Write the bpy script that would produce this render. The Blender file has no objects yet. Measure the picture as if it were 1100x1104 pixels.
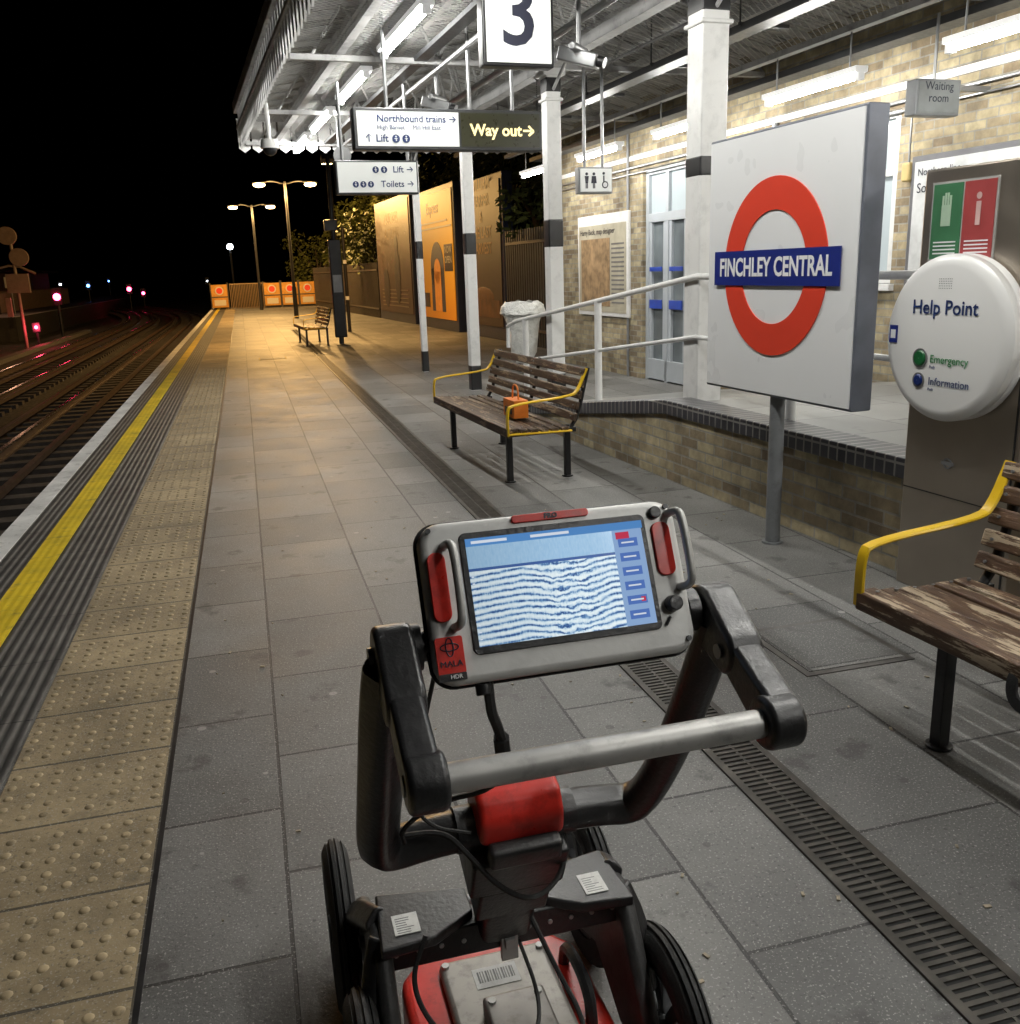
import bpy, bmesh, math, random
from mathutils import Matrix, Vector
random.seed(7)
sc=bpy.context.scene
sc.view_settings.view_transform='Standard'; sc.view_settings.look='None'; sc.view_settings.exposure=0
COL=bpy.context.collection
# ------------------------------------------------------------------ materials
def newmat(name):
    m=bpy.data.materials.new(name); m.use_nodes=True; nt=m.node_tree
    return m,nt,nt.nodes['Principled BSDF']
def N(nt,t,**k):
    n=nt.nodes.new(t)
    for a,b in k.items(): setattr(n,a,b)
    return n
def L(nt,a,b): nt.links.new(a,b)
def coords(nt,kind='Object'): return N(nt,'ShaderNodeTexCoord').outputs[kind]
def mix(nt,fac,a,b,bt='MIX'):
    n=N(nt,'ShaderNodeMix',data_type='RGBA',blend_type=bt)
    for i,v in ((0,fac),(6,a),(7,b)):
        if isinstance(v,(int,float)): n.inputs[i].default_value=v
        elif isinstance(v,tuple): n.inputs[i].default_value=v if len(v)==4 else v+(1,)
        else: L(nt,v,n.inputs[i])
    return n.outputs[2]
def noise(nt,co,scale,detail=4,rough=.6):
    n=N(nt,'ShaderNodeTexNoise'); n.inputs['Scale'].default_value=scale; n.inputs['Detail'].default_value=detail; n.inputs['Roughness'].default_value=rough
    L(nt,co,n.inputs['Vector']); return n.outputs['Fac']
def ramp(nt,fac,stops):
    r=N(nt,'ShaderNodeValToRGB'); e=r.color_ramp.elements
    while len(e)<len(stops): e.new(.5)
    for i,(p,c) in enumerate(stops):
        e[i].position=p; e[i].color=(c,c,c,1) if isinstance(c,(int,float)) else tuple(c)+(1,)
    L(nt,fac,r.inputs[0]); return r.outputs[0]
def math_(nt,op,a,b=0,c=None):
    n=N(nt,'ShaderNodeMath',operation=op)
    for i,v in enumerate((a,b,c)):
        if v is None: continue
        if isinstance(v,(int,float)): n.inputs[i].default_value=v
        else: L(nt,v,n.inputs[i])
    return n.outputs[0]
def bump(nt,bs,h,strength=.3,dist=.01):
    b=N(nt,'ShaderNodeBump'); b.inputs['Strength'].default_value=strength; b.inputs['Distance'].default_value=dist
    L(nt,h,b.inputs['Height']); L(nt,b.outputs[0],bs.inputs['Normal'])
def M(name,col,rough=.5,metal=0,var=.15,scale=6,bmp=0,dirt=0,spec=None,coat=0):
    m,nt,bs=newmat(name); co=coords(nt)
    if var==0 and not dirt:
        bs.inputs['Base Color'].default_value=tuple(col)+(1,); bs.inputs['Roughness'].default_value=rough; bs.inputs['Metallic'].default_value=metal; return m
    f=noise(nt,co,scale,3)
    d=tuple(c*(1-var) for c in col); b=tuple(min(1,c*(1+var)) for c in col)
    c=mix(nt,ramp(nt,f,[(.3,0.),(.7,1.)]),d,b)
    if dirt:
        f2=noise(nt,co,scale*2.7,6,.7)
        c=mix(nt,ramp(nt,f2,[(.5,0.),(.68,dirt)]),c,tuple(x*.25 for x in col))
    L(nt,c,bs.inputs['Base Color'])
    r=math_(nt,'MULTIPLY_ADD',noise(nt,co,scale*4,2),.25,max(0,rough-.12)); L(nt,r,bs.inputs['Roughness'])
    bs.inputs['Metallic'].default_value=metal
    if coat: bs.inputs['Coat Weight'].default_value=coat
    if bmp: bump(nt,bs,noise(nt,co,scale*12,3),bmp,.004)
    return m
def nosample(m):
    try: m.cycles.emission_sampling='NONE'
    except Exception: pass
    return m
def EM(name,col,s,sample=False):
    m,nt,bs=newmat(name); nt.nodes.remove(bs); e=N(nt,'ShaderNodeEmission'); e.inputs[0].default_value=tuple(col)+(1,); e.inputs[1].default_value=s
    L(nt,e.outputs[0],nt.nodes['Material Output'].inputs[0])
    return m if sample else nosample(m)
def lit(name,col,s,rough=.4):
    m,nt,bs=newmat(name); bs.inputs['Base Color'].default_value=tuple(col)+(1,); bs.inputs['Roughness'].default_value=rough
    bs.inputs['Emission Color'].default_value=tuple(col)+(1,); bs.inputs['Emission Strength'].default_value=s; return nosample(m)
def sep(nt,co):
    s=N(nt,'ShaderNodeSeparateXYZ'); L(nt,co,s.inputs[0]); return s.outputs
def comb(nt,x,y,z=0.):
    c=N(nt,'ShaderNodeCombineXYZ')
    for i,v in enumerate((x,y,z)):
        if isinstance(v,(int,float)): c.inputs[i].default_value=v
        else: L(nt,v,c.inputs[i])
    return c.outputs[0]
def brickmat(name,c1,c2,mortar,bw,rh,ms,swap,off=(0,0),rough=.75,bs_=.4,stain=.5,offset=.5,ns=3.,speck=0.,wet=0.,gum=0.):
    m,nt,bs=newmat(name); co=coords(nt); s=sep(nt,co)
    a,b=s[swap[0]],s[swap[1]]
    v=comb(nt,math_(nt,'ADD',a,off[0]),math_(nt,'ADD',b,off[1]))
    t=N(nt,'ShaderNodeTexBrick',offset=offset); L(nt,v,t.inputs['Vector'])
    t.inputs['Color1'].default_value=c1+(1,); t.inputs['Color2'].default_value=c2+(1,); t.inputs['Mortar'].default_value=mortar+(1,)
    t.inputs['Scale'].default_value=1; t.inputs['Mortar Size'].default_value=ms; t.inputs['Mortar Smooth'].default_value=.2
    t.inputs['Brick Width'].default_value=bw; t.inputs['Row Height'].default_value=rh; t.inputs['Bias'].default_value=-.1
    f=noise(nt,co,ns,6,.65)
    c=mix(nt,1.,t.outputs['Color'],ramp(nt,f,[(.25,1-stain),(.75,1.15)]),'MULTIPLY')
    f3=noise(nt,co,ns*.23,3,.5)
    c=mix(nt,1.,c,ramp(nt,f3,[(.3,.68),(.7,1.25)]),'MULTIPLY')
    if speck:
        sp=noise(nt,co,150,2,.5); c=mix(nt,ramp(nt,sp,[(.60,0.),(.68,speck)]),c,(.46,.45,.43))
        sp2=noise(nt,co,85,2,.5); c=mix(nt,ramp(nt,sp2,[(.30,speck),(.40,0.)]),c,(.03,.03,.03))
    if wet:
        w=noise(nt,co,4.,5,.6); w=ramp(nt,w,[(.60,0.),(.66,wet)]); c=mix(nt,w,c,(.03,.028,.027))
    if gum:
        vo=N(nt,'ShaderNodeTexVoronoi'); vo.inputs['Scale'].default_value=4.5; L(nt,co,vo.inputs['Vector'])
        gm=math_(nt,'MULTIPLY',math_(nt,'LESS_THAN',vo.outputs['Distance'],.075),gum)
        c=mix(nt,gm,c,mix(nt,math_(nt,'GREATER_THAN',sep(nt,vo.outputs['Color'])[0],.45),(.05,.047,.045),(.34,.33,.31)))
    L(nt,c,bs.inputs['Base Color'])
    L(nt,math_(nt,'MULTIPLY_ADD',f,.35,rough-.17),bs.inputs['Roughness'])
    h=math_(nt,'SUBTRACT',math_(nt,'MULTIPLY',noise(nt,co,60,4,.7),.45),t.outputs['Fac'])
    bump(nt,bs,h,bs_,.006)
    return m
PAVE=brickmat('paving_slabs',(.118,.118,.114),(.225,.222,.212),(.027,.026,.025),.67,.52,.006,(1,0),(-2.67,.04),.55,.6,.45,ns=2.2,speck=.6,wet=.6,gum=.6)
PAVE2=brickmat('paving_ramp',(.25,.25,.245),(.33,.33,.32),(.09,.09,.09),.6,.6,.005,(1,0),(0,0),.4,.3,.45,ns=2.,gum=.4,wet=.3)
BRICK=brickmat('stock_brick',(.50,.42,.26),(.20,.145,.09),(.34,.32,.27),.225,.075,.007,(1,2),(0,0),.8,.9,.5,ns=9)
BRICKX=brickmat('stock_brick_end',(.50,.42,.26),(.20,.145,.09),(.34,.32,.27),.225,.075,.007,(0,2),(0,0),.8,.6,.5,ns=9)
BLUEB=brickmat('blue_brick_cap',(.06,.06,.07),(.03,.03,.04),(.28,.27,.25),.075,.3,.007,(1,2),(0,.02),.4,.4,.3,offset=0.)
TACT=brickmat('tactile_slabs',(.40,.31,.18),(.31,.24,.14),(.09,.075,.05),.40,.52,.006,(1,0),(0,.92),.75,.4,.55,offset=0.,ns=4,speck=.5,wet=.4)
DOME=M('tactile_dome',(.36,.28,.165),.7,var=.3,scale=9,dirt=.7)
def ribmat():
    m,nt,bs=newmat('ribbed_edge'); co=coords(nt); s=sep(nt,co)
    w=math_(nt,'SINE',math_(nt,'MULTIPLY',s[0],2*math.pi/.045))
    c=mix(nt,ramp(nt,math_(nt,'MULTIPLY_ADD',w,.5,.5),[(.15,0.),(.65,1.)]),(.035,.035,.033),(.10,.097,.09))
    c=mix(nt,1.,c,ramp(nt,noise(nt,co,5,5),[(.3,.5),(.7,1.3)]),'MULTIPLY')
    j=math_(nt,'GREATER_THAN',math_(nt,'FRACT',math_(nt,'DIVIDE',s[1],.6)),.985)
    c=mix(nt,j,c,(.01,.01,.01))
    L(nt,c,bs.inputs['Base Color']); bs.inputs['Roughness'].default_value=.68
    bump(nt,bs,w,.45,.008); return m
RIB=ribmat()
def paintline(name,col,under,ribs=.35):
    m,nt,bs=newmat(name); co=coords(nt); s=sep(nt,co)
    f=noise(nt,co,9,7,.75); c=mix(nt,ramp(nt,f,[(.54,0.),(.64,.75)]),col,under)
    c=mix(nt,1.,c,ramp(nt,noise(nt,co,2.5,5),[(.3,.65),(.7,1.1)]),'MULTIPLY')
    L(nt,c,bs.inputs['Base Color']); bs.inputs['Roughness'].default_value=.55
    if ribs: w=math_(nt,'SINE',math_(nt,'MULTIPLY',s[0],2*math.pi/.045)); bump(nt,bs,w,ribs,.006)
    return m
YEL=paintline('yellow_line_paint',(.76,.55,.02),(.34,.25,.05),.14); WHL=paintline('white_line_paint',(.80,.80,.78),(.45,.45,.43),0)
def ballast():
    m,nt,bs=newmat('ballast'); co=coords(nt)
    v=N(nt,'ShaderNodeTexVoronoi'); v.inputs['Scale'].default_value=16; L(nt,co,v.inputs['Vector'])
    c=mix(nt,v.outputs['Color'],(.035,.028,.022),(.11,.09,.07)); c=mix(nt,ramp(nt,v.outputs['Distance'],[(.3,0.),(.7,.9)]),c,(.008,.007,.006))
    c=mix(nt,1.,c,ramp(nt,noise(nt,co,.8,4),[(.3,.5),(.7,1.3)]),'MULTIPLY')
    L(nt,c,bs.inputs['Base Color']); bs.inputs['Roughness'].default_value=.9
    bump(nt,bs,v.outputs['Distance'],-.8,.05); return m
BALL=ballast()
WHITE=M('white_paint',(.76,.76,.75),.38,var=.05,scale=3,dirt=.2)
BLK=M('black_paint',(.015,.015,.016),.35,var=.2)
DKGREY=M('dark_grey_metal',(.06,.062,.065),.4,.3)
GREY=M('grey_metal',(.28,.285,.29),.4,.6,var=.15)
POSTG=M('post_grey',(.20,.21,.22),.45,.2,var=.15,dirt=.3)
PURL=M('canopy_steel',(.40,.40,.40),.5,var=.2,scale=2,dirt=.6)
STEEL=M('brushed_steel',(.42,.37,.31),.38,.9,var=.16,scale=1.5)
RAIL=M('rail_steel',(.10,.065,.045),.5,.5,var=.3); RTOP=M('rail_top',(.5,.48,.45),.25,1)
SLEEP=M('sleeper',(.055,.045,.038),.8,var=.3)
SIGNW=M('sign_white',(.86,.87,.88),.3,var=.01,scale=1)
SIGNG=M('sign_edge',(.17,.185,.225),.4,.3)
RED=M('roundel_red',(.74,.06,.03),.35,var=.03); BLUE=M('roundel_blue',(.012,.025,.20),.35,var=.03)
TXTW=M('text_white',(.88,.88,.88),.5,var=0); TXTK=M('text_black',(.012,.014,.03),.5,var=0); TXTB=M('text_blue',(.01,.03,.13),.5,var=0)
TUBE=EM('tube_glow',(1,.985,.93),172,True); TUBE2=EM('tube_glow_wall_row',(1,.985,.93),160,True)
HOUS=lit('tube_housing',(.85,.85,.84),.35)  # faint glow added to the housing, which is no light source
YARM=M('yellow_arm',(.78,.50,.015),.32,var=.08)
ORANGE=M('orange_bag',(.75,.20,.02),.5,var=.2)
def wood(name,c1,c2,c3,th=.54):
    m,nt,bs=newmat(name); co=coords(nt); s=sep(nt,co)
    v=comb(nt,math_(nt,'MULTIPLY',s[0],14.),math_(nt,'MULTIPLY',s[1],1.6),math_(nt,'MULTIPLY',s[2],14.))
    f=noise(nt,v,3.2,6,.7); c=mix(nt,ramp(nt,f,[(.35,0.),(.65,1.)]),c1,c2)
    g=noise(nt,v,1.6,6,.75); c=mix(nt,ramp(nt,g,[(th,0.),(th+.03,.95)]),c,c3)
    L(nt,c,bs.inputs['Base Color']); bs.inputs['Roughness'].default_value=.5; bump(nt,bs,math_(nt,'ADD',f,g),.8,.004); return m
WOOD=wood('bench_wood',(.035,.02,.012),(.10,.06,.032),(.30,.22,.14))
WOODP=wood('bench_wood_peeled',(.06,.03,.017),(.15,.085,.045),(.50,.40,.28),.53)
# ------------------------------------------------------------------ geometry helpers
A=math.radians(3.5)
def bl(u,v,z=0): return Vector((u*math.cos(A)-v*math.sin(A),u*math.sin(A)+v*math.cos(A),z))
def root(name,loc=(0,0,0),rot=(0,0,0),parent=None):
    o=bpy.data.objects.new(name,None); COL.objects.link(o); o.location=loc; o.rotation_euler=rot; o.empty_display_size=.1
    if parent: o.parent=parent
    return o
def broot(name,u=0,v=0,z=0): return root(name,bl(u,v,z),(0,0,A))
class B:
    """accumulates geometry into one mesh"""
    def __init__(s): s.bm=bmesh.new()
    def box(s,c,d,rot=None):
        r=bmesh.ops.create_cube(s.bm,size=1)['verts']
        mt=Matrix.Translation(c)@(rot.to_4x4() if rot else Matrix.Identity(4))@Matrix.Diagonal((d[0],d[1],d[2],1))
        bmesh.ops.transform(s.bm,matrix=mt,verts=r); return s
    def bx(s,x0,x1,y0,y1,z0,z1): return s.box(((x0+x1)/2,(y0+y1)/2,(z0+z1)/2),(x1-x0,y1-y0,z1-z0))
    def cyl(s,p0,p1,r,r2=None,seg=16,caps=True):
        p0=Vector(p0);p1=Vector(p1);d=p1-p0
        q=d.to_track_quat('Z','Y').to_matrix().to_4x4()
        bmesh.ops.create_cone(s.bm,cap_ends=caps,segments=seg,radius1=r,radius2=r if r2 is None else r2,depth=d.length,matrix=Matrix.Translation((p0+p1)/2)@q); return s
    def sph(s,c,r,sc=(1,1,1),seg=16):
        bmesh.ops.create_uvsphere(s.bm,u_segments=seg,v_segments=seg//2,radius=r,matrix=Matrix.Translation(c)@Matrix.Diagonal((sc[0],sc[1],sc[2],1))); return s
    def tube(s,pts,r,seg=12,smooth=2,flat=None):
        P=[Vector(p) for p in pts]
        for _ in range(smooth):
            Q=[P[0]]
            for i in range(len(P)-1):
                Q+= [P[i].lerp(P[i+1],.25),P[i].lerp(P[i+1],.75)]
            Q.append(P[-1]); P=Q
        rings=[]; t=(P[1]-P[0]).normalized(); n=t.orthogonal().normalized()
        if flat: n=(Vector(flat)-t*t.dot(Vector(flat))).normalized()
        for i,p in enumerate(P):
            t2=(P[min(i+1,len(P)-1)]-P[max(i-1,0)]).normalized()
            n=(n-t2*n.dot(t2)).normalized(); b=t2.cross(n)
            rr=r if not isinstance(r,tuple) else None
            ring=[]
            for k in range(seg):
                a=2*math.pi*k/seg
                if rr: v=p+n*math.cos(a)*rr+b*math.sin(a)*rr
                else:
                    ca,sa=math.cos(a),math.sin(a); e=.6
                    v=p+n*math.copysign(abs(ca)**e,ca)*r[0]+b*math.copysign(abs(sa)**e,sa)*r[1]
                ring.append(s.bm.verts.new(v))
            rings.append(ring)
        for a,b_ in zip(rings,rings[1:]):
            for k in range(seg): s.bm.faces.new((a[k],a[(k+1)%seg],b_[(k+1)%seg],b_[k]))
        s.bm.faces.new(rings[0][::-1]); s.bm.faces.new(rings[-1]); return s
    def rev(s,prof,c,seg=48,axis='X',closed=True):
        rings=[]
        for k in range(seg):
            a=2*math.pi*k/seg; ring=[]
            for r,x in prof:
                v={'X':(x,r*math.cos(a),r*math.sin(a)),'Z':(r*math.cos(a),r*math.sin(a),x)}[axis]
                ring.append(s.bm.verts.new(Vector(v)+Vector(c)))
            rings.append(ring)
        n=len(prof)
        for k in range(seg):
            a=rings[k];b=rings[(k+1)%seg]
            for i in range(n if closed else n-1): s.bm.faces.new((a[i],a[(i+1)%n],b[(i+1)%n],b[i]))
        return s
    def poly(s,pts,ext):
        vs=[s.bm.verts.new(p) for p in pts]; f=s.bm.faces.new(vs)
        if ext is not None:
            r=bmesh.ops.extrude_face_region(s.bm,geom=[f]); bmesh.ops.translate(s.bm,vec=ext,verts=[e for e in r['geom'] if isinstance(e,bmesh.types.BMVert)])
        return s
    def out(s,parent,name,mat,bev=0,smooth=False,off=None,seg=2,sub=0):
        if off: bmesh.ops.translate(s.bm,vec=off,verts=s.bm.verts)
        bmesh.ops.recalc_face_normals(s.bm,faces=s.bm.faces)
        me=bpy.data.meshes.new(name); s.bm.to_mesh(me); s.bm.free()
        if smooth or bev:
            me.polygons.foreach_set('use_smooth',[True]*len(me.polygons))
        me.materials.append(mat)
        o=bpy.data.objects.new(name,me); COL.objects.link(o)
        if parent: o.parent=parent
        if bev:
            b=o.modifiers.new('b','BEVEL'); b.width=bev; b.segments=seg; b.limit_method='ANGLE'; b.angle_limit=math.radians(35)
            w=o.modifiers.new('w','WEIGHTED_NORMAL')
        elif smooth:
            me.set_sharp_from_angle(angle=math.radians(38))
        return o
def rrect(w,h,r,n=6,cx=0,cy=0):
    P=[]
    for sx,sy,a0 in ((1,1,0),(-1,1,90),(-1,-1,180),(1,-1,270)):
        for k in range(n+1):
            a=math.radians(a0+90*k/n); P.append((cx+sx*(w/2-r)+r*math.cos(a),cy+sy*(h/2-r)+r*math.sin(a)))
    return P
RS=(math.radians(90),0,math.radians(-90))  # faces -x(u)
RC=(math.radians(90),0,0)                  # faces -y(v)
def txt(parent,name,body,size,loc,rot,mat,align='CENTER',bold=.0):
    c=bpy.data.curves.new(name,'FONT'); c.body=body; c.size=size; c.align_x=align; c.align_y='CENTER'; c.extrude=.0005; c.offset=bold; c.resolution_u=3
    c.materials.append(mat); o=bpy.data.objects.new(name,c); COL.objects.link(o); o.parent=parent; o.location=loc; o.rotation_euler=rot; return o

# ------------------------------------------------------------------ camera, world
R=Vector((0.9618,-0.2716,-0.0333));U=Vector((0.0999,0.2353,0.9668));F=Vector((0.2547,0.9332,-0.2534))
cam=bpy.data.cameras.new('camera'); co=bpy.data.objects.new('camera',cam); COL.objects.link(co); sc.camera=co
m=Matrix((R,U,-F)).transposed().to_4x4(); m.translation=(0,0,1.6); co.matrix_world=m
cam.sensor_fit='HORIZONTAL'; cam.sensor_width=36; cam.lens=36*1000/1100; cam.clip_start=.05; cam.clip_end=2000
w=bpy.data.worlds.new('World'); sc.world=w; w.use_nodes=True; nt=w.node_tree; bg=nt.nodes['Background']
sky=N(nt,'ShaderNodeTexSky',sky_type='NISHITA'); sky.sun_disc=False; sky.sun_elevation=math.radians(-6); sky.sun_rotation=math.radians(200)
L(nt,sky.outputs[0],bg.inputs[0]); bg.inputs[1].default_value=.05

# ------------------------------------------------------------------ ground, tracks
g=B(); g.bx(-600,600,-300,900,-1.35,-1.3); g.out(None,'ground',BALL)
bal=B()
bal.poly([(-9.3,-20,-1.3),(-8.9,-20,-1.08),(-1.75,-20,-1.08),(-1.7,-20,-1.3)],(0,160,0)); bal.out(None,'ballast_bed',BALL)
def curve(y): return -0.0035*(max(0,y-58))**2
def track(cx,name):
    r=root(name); rb=B(); rt=B(); sl=B(); cr=B()
    ys=list(range(-10,58,17))+[58]+list(range(62,150,5))
    for dx in (-.74,.74):
        for y0,y1 in zip(ys,ys[1:]):
            x0,x1=cx+dx+curve(y0),cx+dx+curve(y1)
            for (hw,z0,z1,bb) in ((.07,-1.0,-.975,rb),(.012,-.975,-.87,rb),(.035,-.87,-.835,rt)):
                bb.poly([(x0-hw,y0,z0),(x0+hw,y0,z0),(x0+hw,y0,z1),(x0-hw,y0,z1)],(x1-x0,y1-y0,0))
    for dx,z in ((0,-.9),(1.12 if cx<-5 else -1.12,-.86)):
        for y0,y1 in zip(ys,ys[1:]):
            x0,x1=cx+dx+curve(y0),cx+dx+curve(y1)
            cr.poly([(x0-.04,y0,z),(x0+.04,y0,z),(x0+.04,y0,z+.08),(x0-.04,y0,z+.08)],(x1-x0,y1-y0,0))
    y=-8
    while y<110:
        sl.box((cx+curve(y),y,-1.05),(2.5,.24,.11)); y+=.65
    rb.out(r,'rail_web',RAIL); rt.out(r,'rail_head',RTOP); sl.out(r,'sleepers',SLEEP); cr.out(r,'conductor_rail',RAIL)
track(-3.1,'railway_track'); track(-6.4,'railway_track')
r=root('cable_trough',(-8.6,0,-1.08)); b=B(); b.bx(-.18,.18,-5,58,0,.16); b.out(r,'trough',M('concrete_dark',(.12,.11,.10),.8,dirt=.5),bev=.01)

# ------------------------------------------------------------------ platform
pf=root('railway_platform')
b=B(); b.bx(-1.67,14,-8,56,-.25,0); b.out(pf,'paving',PAVE)
b=B(); b.bx(-1.60,14,-8,56,-1.3,-.25); b.out(pf,'platform_side_wall',M('platform_wall',(.10,.085,.07),.8,dirt=.6))
b=B(); b.bx(-1.675,-.925,-8,56,-.06,.004); b.out(pf,'ribbed_edge_strip',RIB)
b=B(); b.bx(-1.69,-1.555,-8,56,-.08,.009); b.out(pf,'white_edge_line',WHL)
b=B(); b.bx(-1.38,-1.225,-8,56,.002,.008); b.out(pf,'yellow_line',YEL)
b=B(); b.bx(-.915,-.40,-8,56,-.02,.005); b.out(pf,'tactile_slabs',TACT)
b=B(); b.bx(-.40,-.385,-8,56,-.02,.003); b.out(pf,'joint_strip',BLK)
b=B()
prof=[(.0125,.0),(.0105,.0035),(.006,.0055)]
for j in range(int(17/.0667)):
    y=1.2+j*.0667
    if (y%.4)<.03 or (y%.4)>.385: continue
    for i in range(8):
        if random.random()<.015: continue
        x=-.885+i*.0652+random.uniform(-.0015,.0015); rings=[]; hz=random.uniform(.75,1.15)
        sg=10 if y<6 else 6
        for r_,z in prof: rings.append([b.bm.verts.new((x+1.2*r_*math.cos(2*math.pi*k/sg),y+1.2*r_*math.sin(2*math.pi*k/sg),.0045+z*hz)) for k in range(sg)])
        for p,q in zip(rings,rings[1:]):
            for k in range(sg): b.bm.faces.new((p[k],p[(k+1)%sg],q[(k+1)%sg],q[k]))
        b.bm.faces.new(rings[-1])
b.out(pf,'tactile_domes',DOME,smooth=True)
dr=root('drainage_channel'); b=B(); b.bx(1.355,1.535,-1,30,-.02,.003); b.out(dr,'channel_dark_strip',M('drain_darkness',(.006,.006,.006),.9))  # near-black strip painted for the darkness beneath the grating
b=B(); b.bx(1.345,1.37,-1,30,-.02,.008); b.bx(1.52,1.545,-1,30,-.02,.008); b.bx(1.44,1.45,-1,30,0,.006)
y=.6
while y<20: b.bx(1.37,1.52,y,y+.013,0,.007); y+=.0255
b.out(dr,'grating',M('grate_iron',(.05,.045,.038),.5,.4,var=.5,scale=12))
mc=root('utility_cover'); b=B(); b.bx(.2,.75,19.4,19.95,0,.004); b.out(mc,'cover_frame',M('cover_yellow',(.3,.22,.06),.6)); b=B(); b.bx(.23,.72,19.43,19.92,.002,.008); b.out(mc,'cover_plate',PAVE)
mc=root('utility_cover'); b=B(); b.bx(2.0,2.5,2.95,3.45,0,.004); b.out(mc,'cover_frame',M('cover_iron',(.07,.065,.06),.5,.3,var=.4,scale=10)) ; b=B(); b.bx(2.03,2.47,2.98,3.42,.002,.007); b.out(mc,'cover_plate',PAVE)
# scraps of litter and dead leaves
b=B()
for k in range(150):
    x=random.uniform(-.3,2.9); y=random.uniform(1.2,14) if k%2 else random.uniform(1.2,6); s_=random.uniform(.003,.010); a=random.uniform(0,6.28)
    b.box((x,y,.0035),(s_*2,s_,.003),Matrix.Rotation(a,3,'Z'))
b.out(None,'litter_scraps',M('litter_bits',(.28,.24,.17),.7,var=.6,scale=40))

# ------------------------------------------------------------------ ramp + wall + handrail
def rz(v): return .58 if v<6.2 else max(0.01,.58-(v-6.2)*.133)
rp=broot('raised_walkway'); b=B()
pr=[(-8,0),(-8,.575),(6.2,.575),(10.45,.012),(10.45,0)]
b.poly([(3.45,v,z) for v,z in pr],(2.72,0,0)); b.out(rp,'walkway_paving',PAVE2)
rw=broot('brick_wall'); b=B()
b.poly([(3.38,-8,0),(3.38,-8,.5),(3.38,6.2,.5),(3.38,9.6,.05),(3.38,9.6,0)],(.2,0,0)); b.out(rw,'brickwork',BRICK)
b=B(); b.poly([(3.36,-8,.5),(3.36,-8,.61),(3.36,6.2,.61),(3.36,9.9,.12),(3.36,9.9,.01),(3.36,9.6,.052),(3.36,6.2,.502)],(.24,0,0)); b.out(rw,'coping',BLUEB,bev=.01)
hr=broot('handrail'); b=B()
pts=[(3.62,-6,1.50),(3.62,6.2,1.50),(3.62,10.2,1.02),(3.62,10.5,.95),(3.62,10.5,.7)]
b.tube(pts,.024,10,0)
b.tube([(3.62,-6,1.06),(3.62,6.2,1.06),(3.62,10.2,.56)],.018,10,0)
for v in (-4,-1.5,1,3.4,5,7.95,9.9): b.cyl((3.62,v,rz(v)-.02),(3.62,v,1.5 if v<6.2 else 1.5-(v-6.2)*.12),.034,seg=12)
b.out(hr,'rails',WHITE,smooth=True)

# ------------------------------------------------------------------ canopy columns
def column(v,wd,u=3.74,bands=((0,0),(1.8,2.08),(3.28,3.42)),base=.3):
    r=broot('canopy_column',u,v); z0=rz(v) if v<10.5 else 0
    b=B(); b.bx(-wd/2,wd/2,-wd/2,wd/2,z0-.02,3.5); b.out(r,'shaft',WHITE,bev=.015)
    b=B()
    for a,c in (((z0,z0+base),) if base else ())+bands[1:]: b.bx(-wd/2-.004,wd/2+.004,-wd/2-.004,wd/2+.004,a,c)
    b.out(r,'black_bands',BLK,bev=.015)
    b=B(); b.bx(-wd/2-.04,wd/2+.04,-wd/2-.04,wd/2+.04,3.43,3.5); b.bx(-wd/2-.02,wd/2+.02,-wd/2-.02,wd/2+.02,3.2,3.23); b.out(r,'capital',WHITE,bev=.01)
    b=B()
    for s in (-1,1): b.cyl((0,s*wd*.4,3.3),(0,s*.5,3.55),.016,seg=8)
    b.out(r,'braces',PURL,smooth=True)
for v,wd in ((-5.7,.22),(-2.7,.22),(.3,.22),(6.3,.215),(9.3,.155),(12.3,.14),(15.1,.10)):
    column(v,wd,bands=((0,0),(2.2,2.34),(3.28,3.42)) if v<7 else ((0,0),(1.8,2.08),(3.28,3.42)),base=(0 if v<7 else .34))

# ------------------------------------------------------------------ canopy
cp=broot('platform_canopy')
V0,V1=-8,15.3
def roofmat():
    m,nt,bs=newmat('canopy_sheeting'); co=coords(nt); s=sep(nt,co)
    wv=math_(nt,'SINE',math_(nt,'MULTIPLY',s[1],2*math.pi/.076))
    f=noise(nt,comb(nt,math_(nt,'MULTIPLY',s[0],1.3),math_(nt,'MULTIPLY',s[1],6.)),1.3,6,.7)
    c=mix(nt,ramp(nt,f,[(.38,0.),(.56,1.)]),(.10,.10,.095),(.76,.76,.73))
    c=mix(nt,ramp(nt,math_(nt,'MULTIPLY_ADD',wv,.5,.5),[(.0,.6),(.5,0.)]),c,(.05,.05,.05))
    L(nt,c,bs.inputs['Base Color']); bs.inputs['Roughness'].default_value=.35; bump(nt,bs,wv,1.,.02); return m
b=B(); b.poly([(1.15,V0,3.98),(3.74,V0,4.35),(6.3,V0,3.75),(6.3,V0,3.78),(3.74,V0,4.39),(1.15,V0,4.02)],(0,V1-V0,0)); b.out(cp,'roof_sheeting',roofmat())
b=B(); v=V0
def picket(b,p,d,n,wd,zt,zb,th=.02):
    p=Vector(p); d=Vector(d); n=Vector(n)*th
    q=[p-d*wd/2+Vector((0,0,zt)),p+d*wd/2+Vector((0,0,zt)),p+d*wd/2+Vector((0,0,zb+.06)),p+Vector((0,0,zb)),p-d*wd/2+Vector((0,0,zb+.06))]
    b.poly(q,n)
while v<V1: picket(b,(1.15,v,0),(0,1,0),(-1,0,0),.11,3.98,3.45); v+=.21
u=1.2
while u<6.2: picket(b,(u,V1,0),(1,0,0),(0,1,0),.17,3.9,3.42); u+=.2
b.out(cp,'valance_boards',WHITE)
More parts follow.
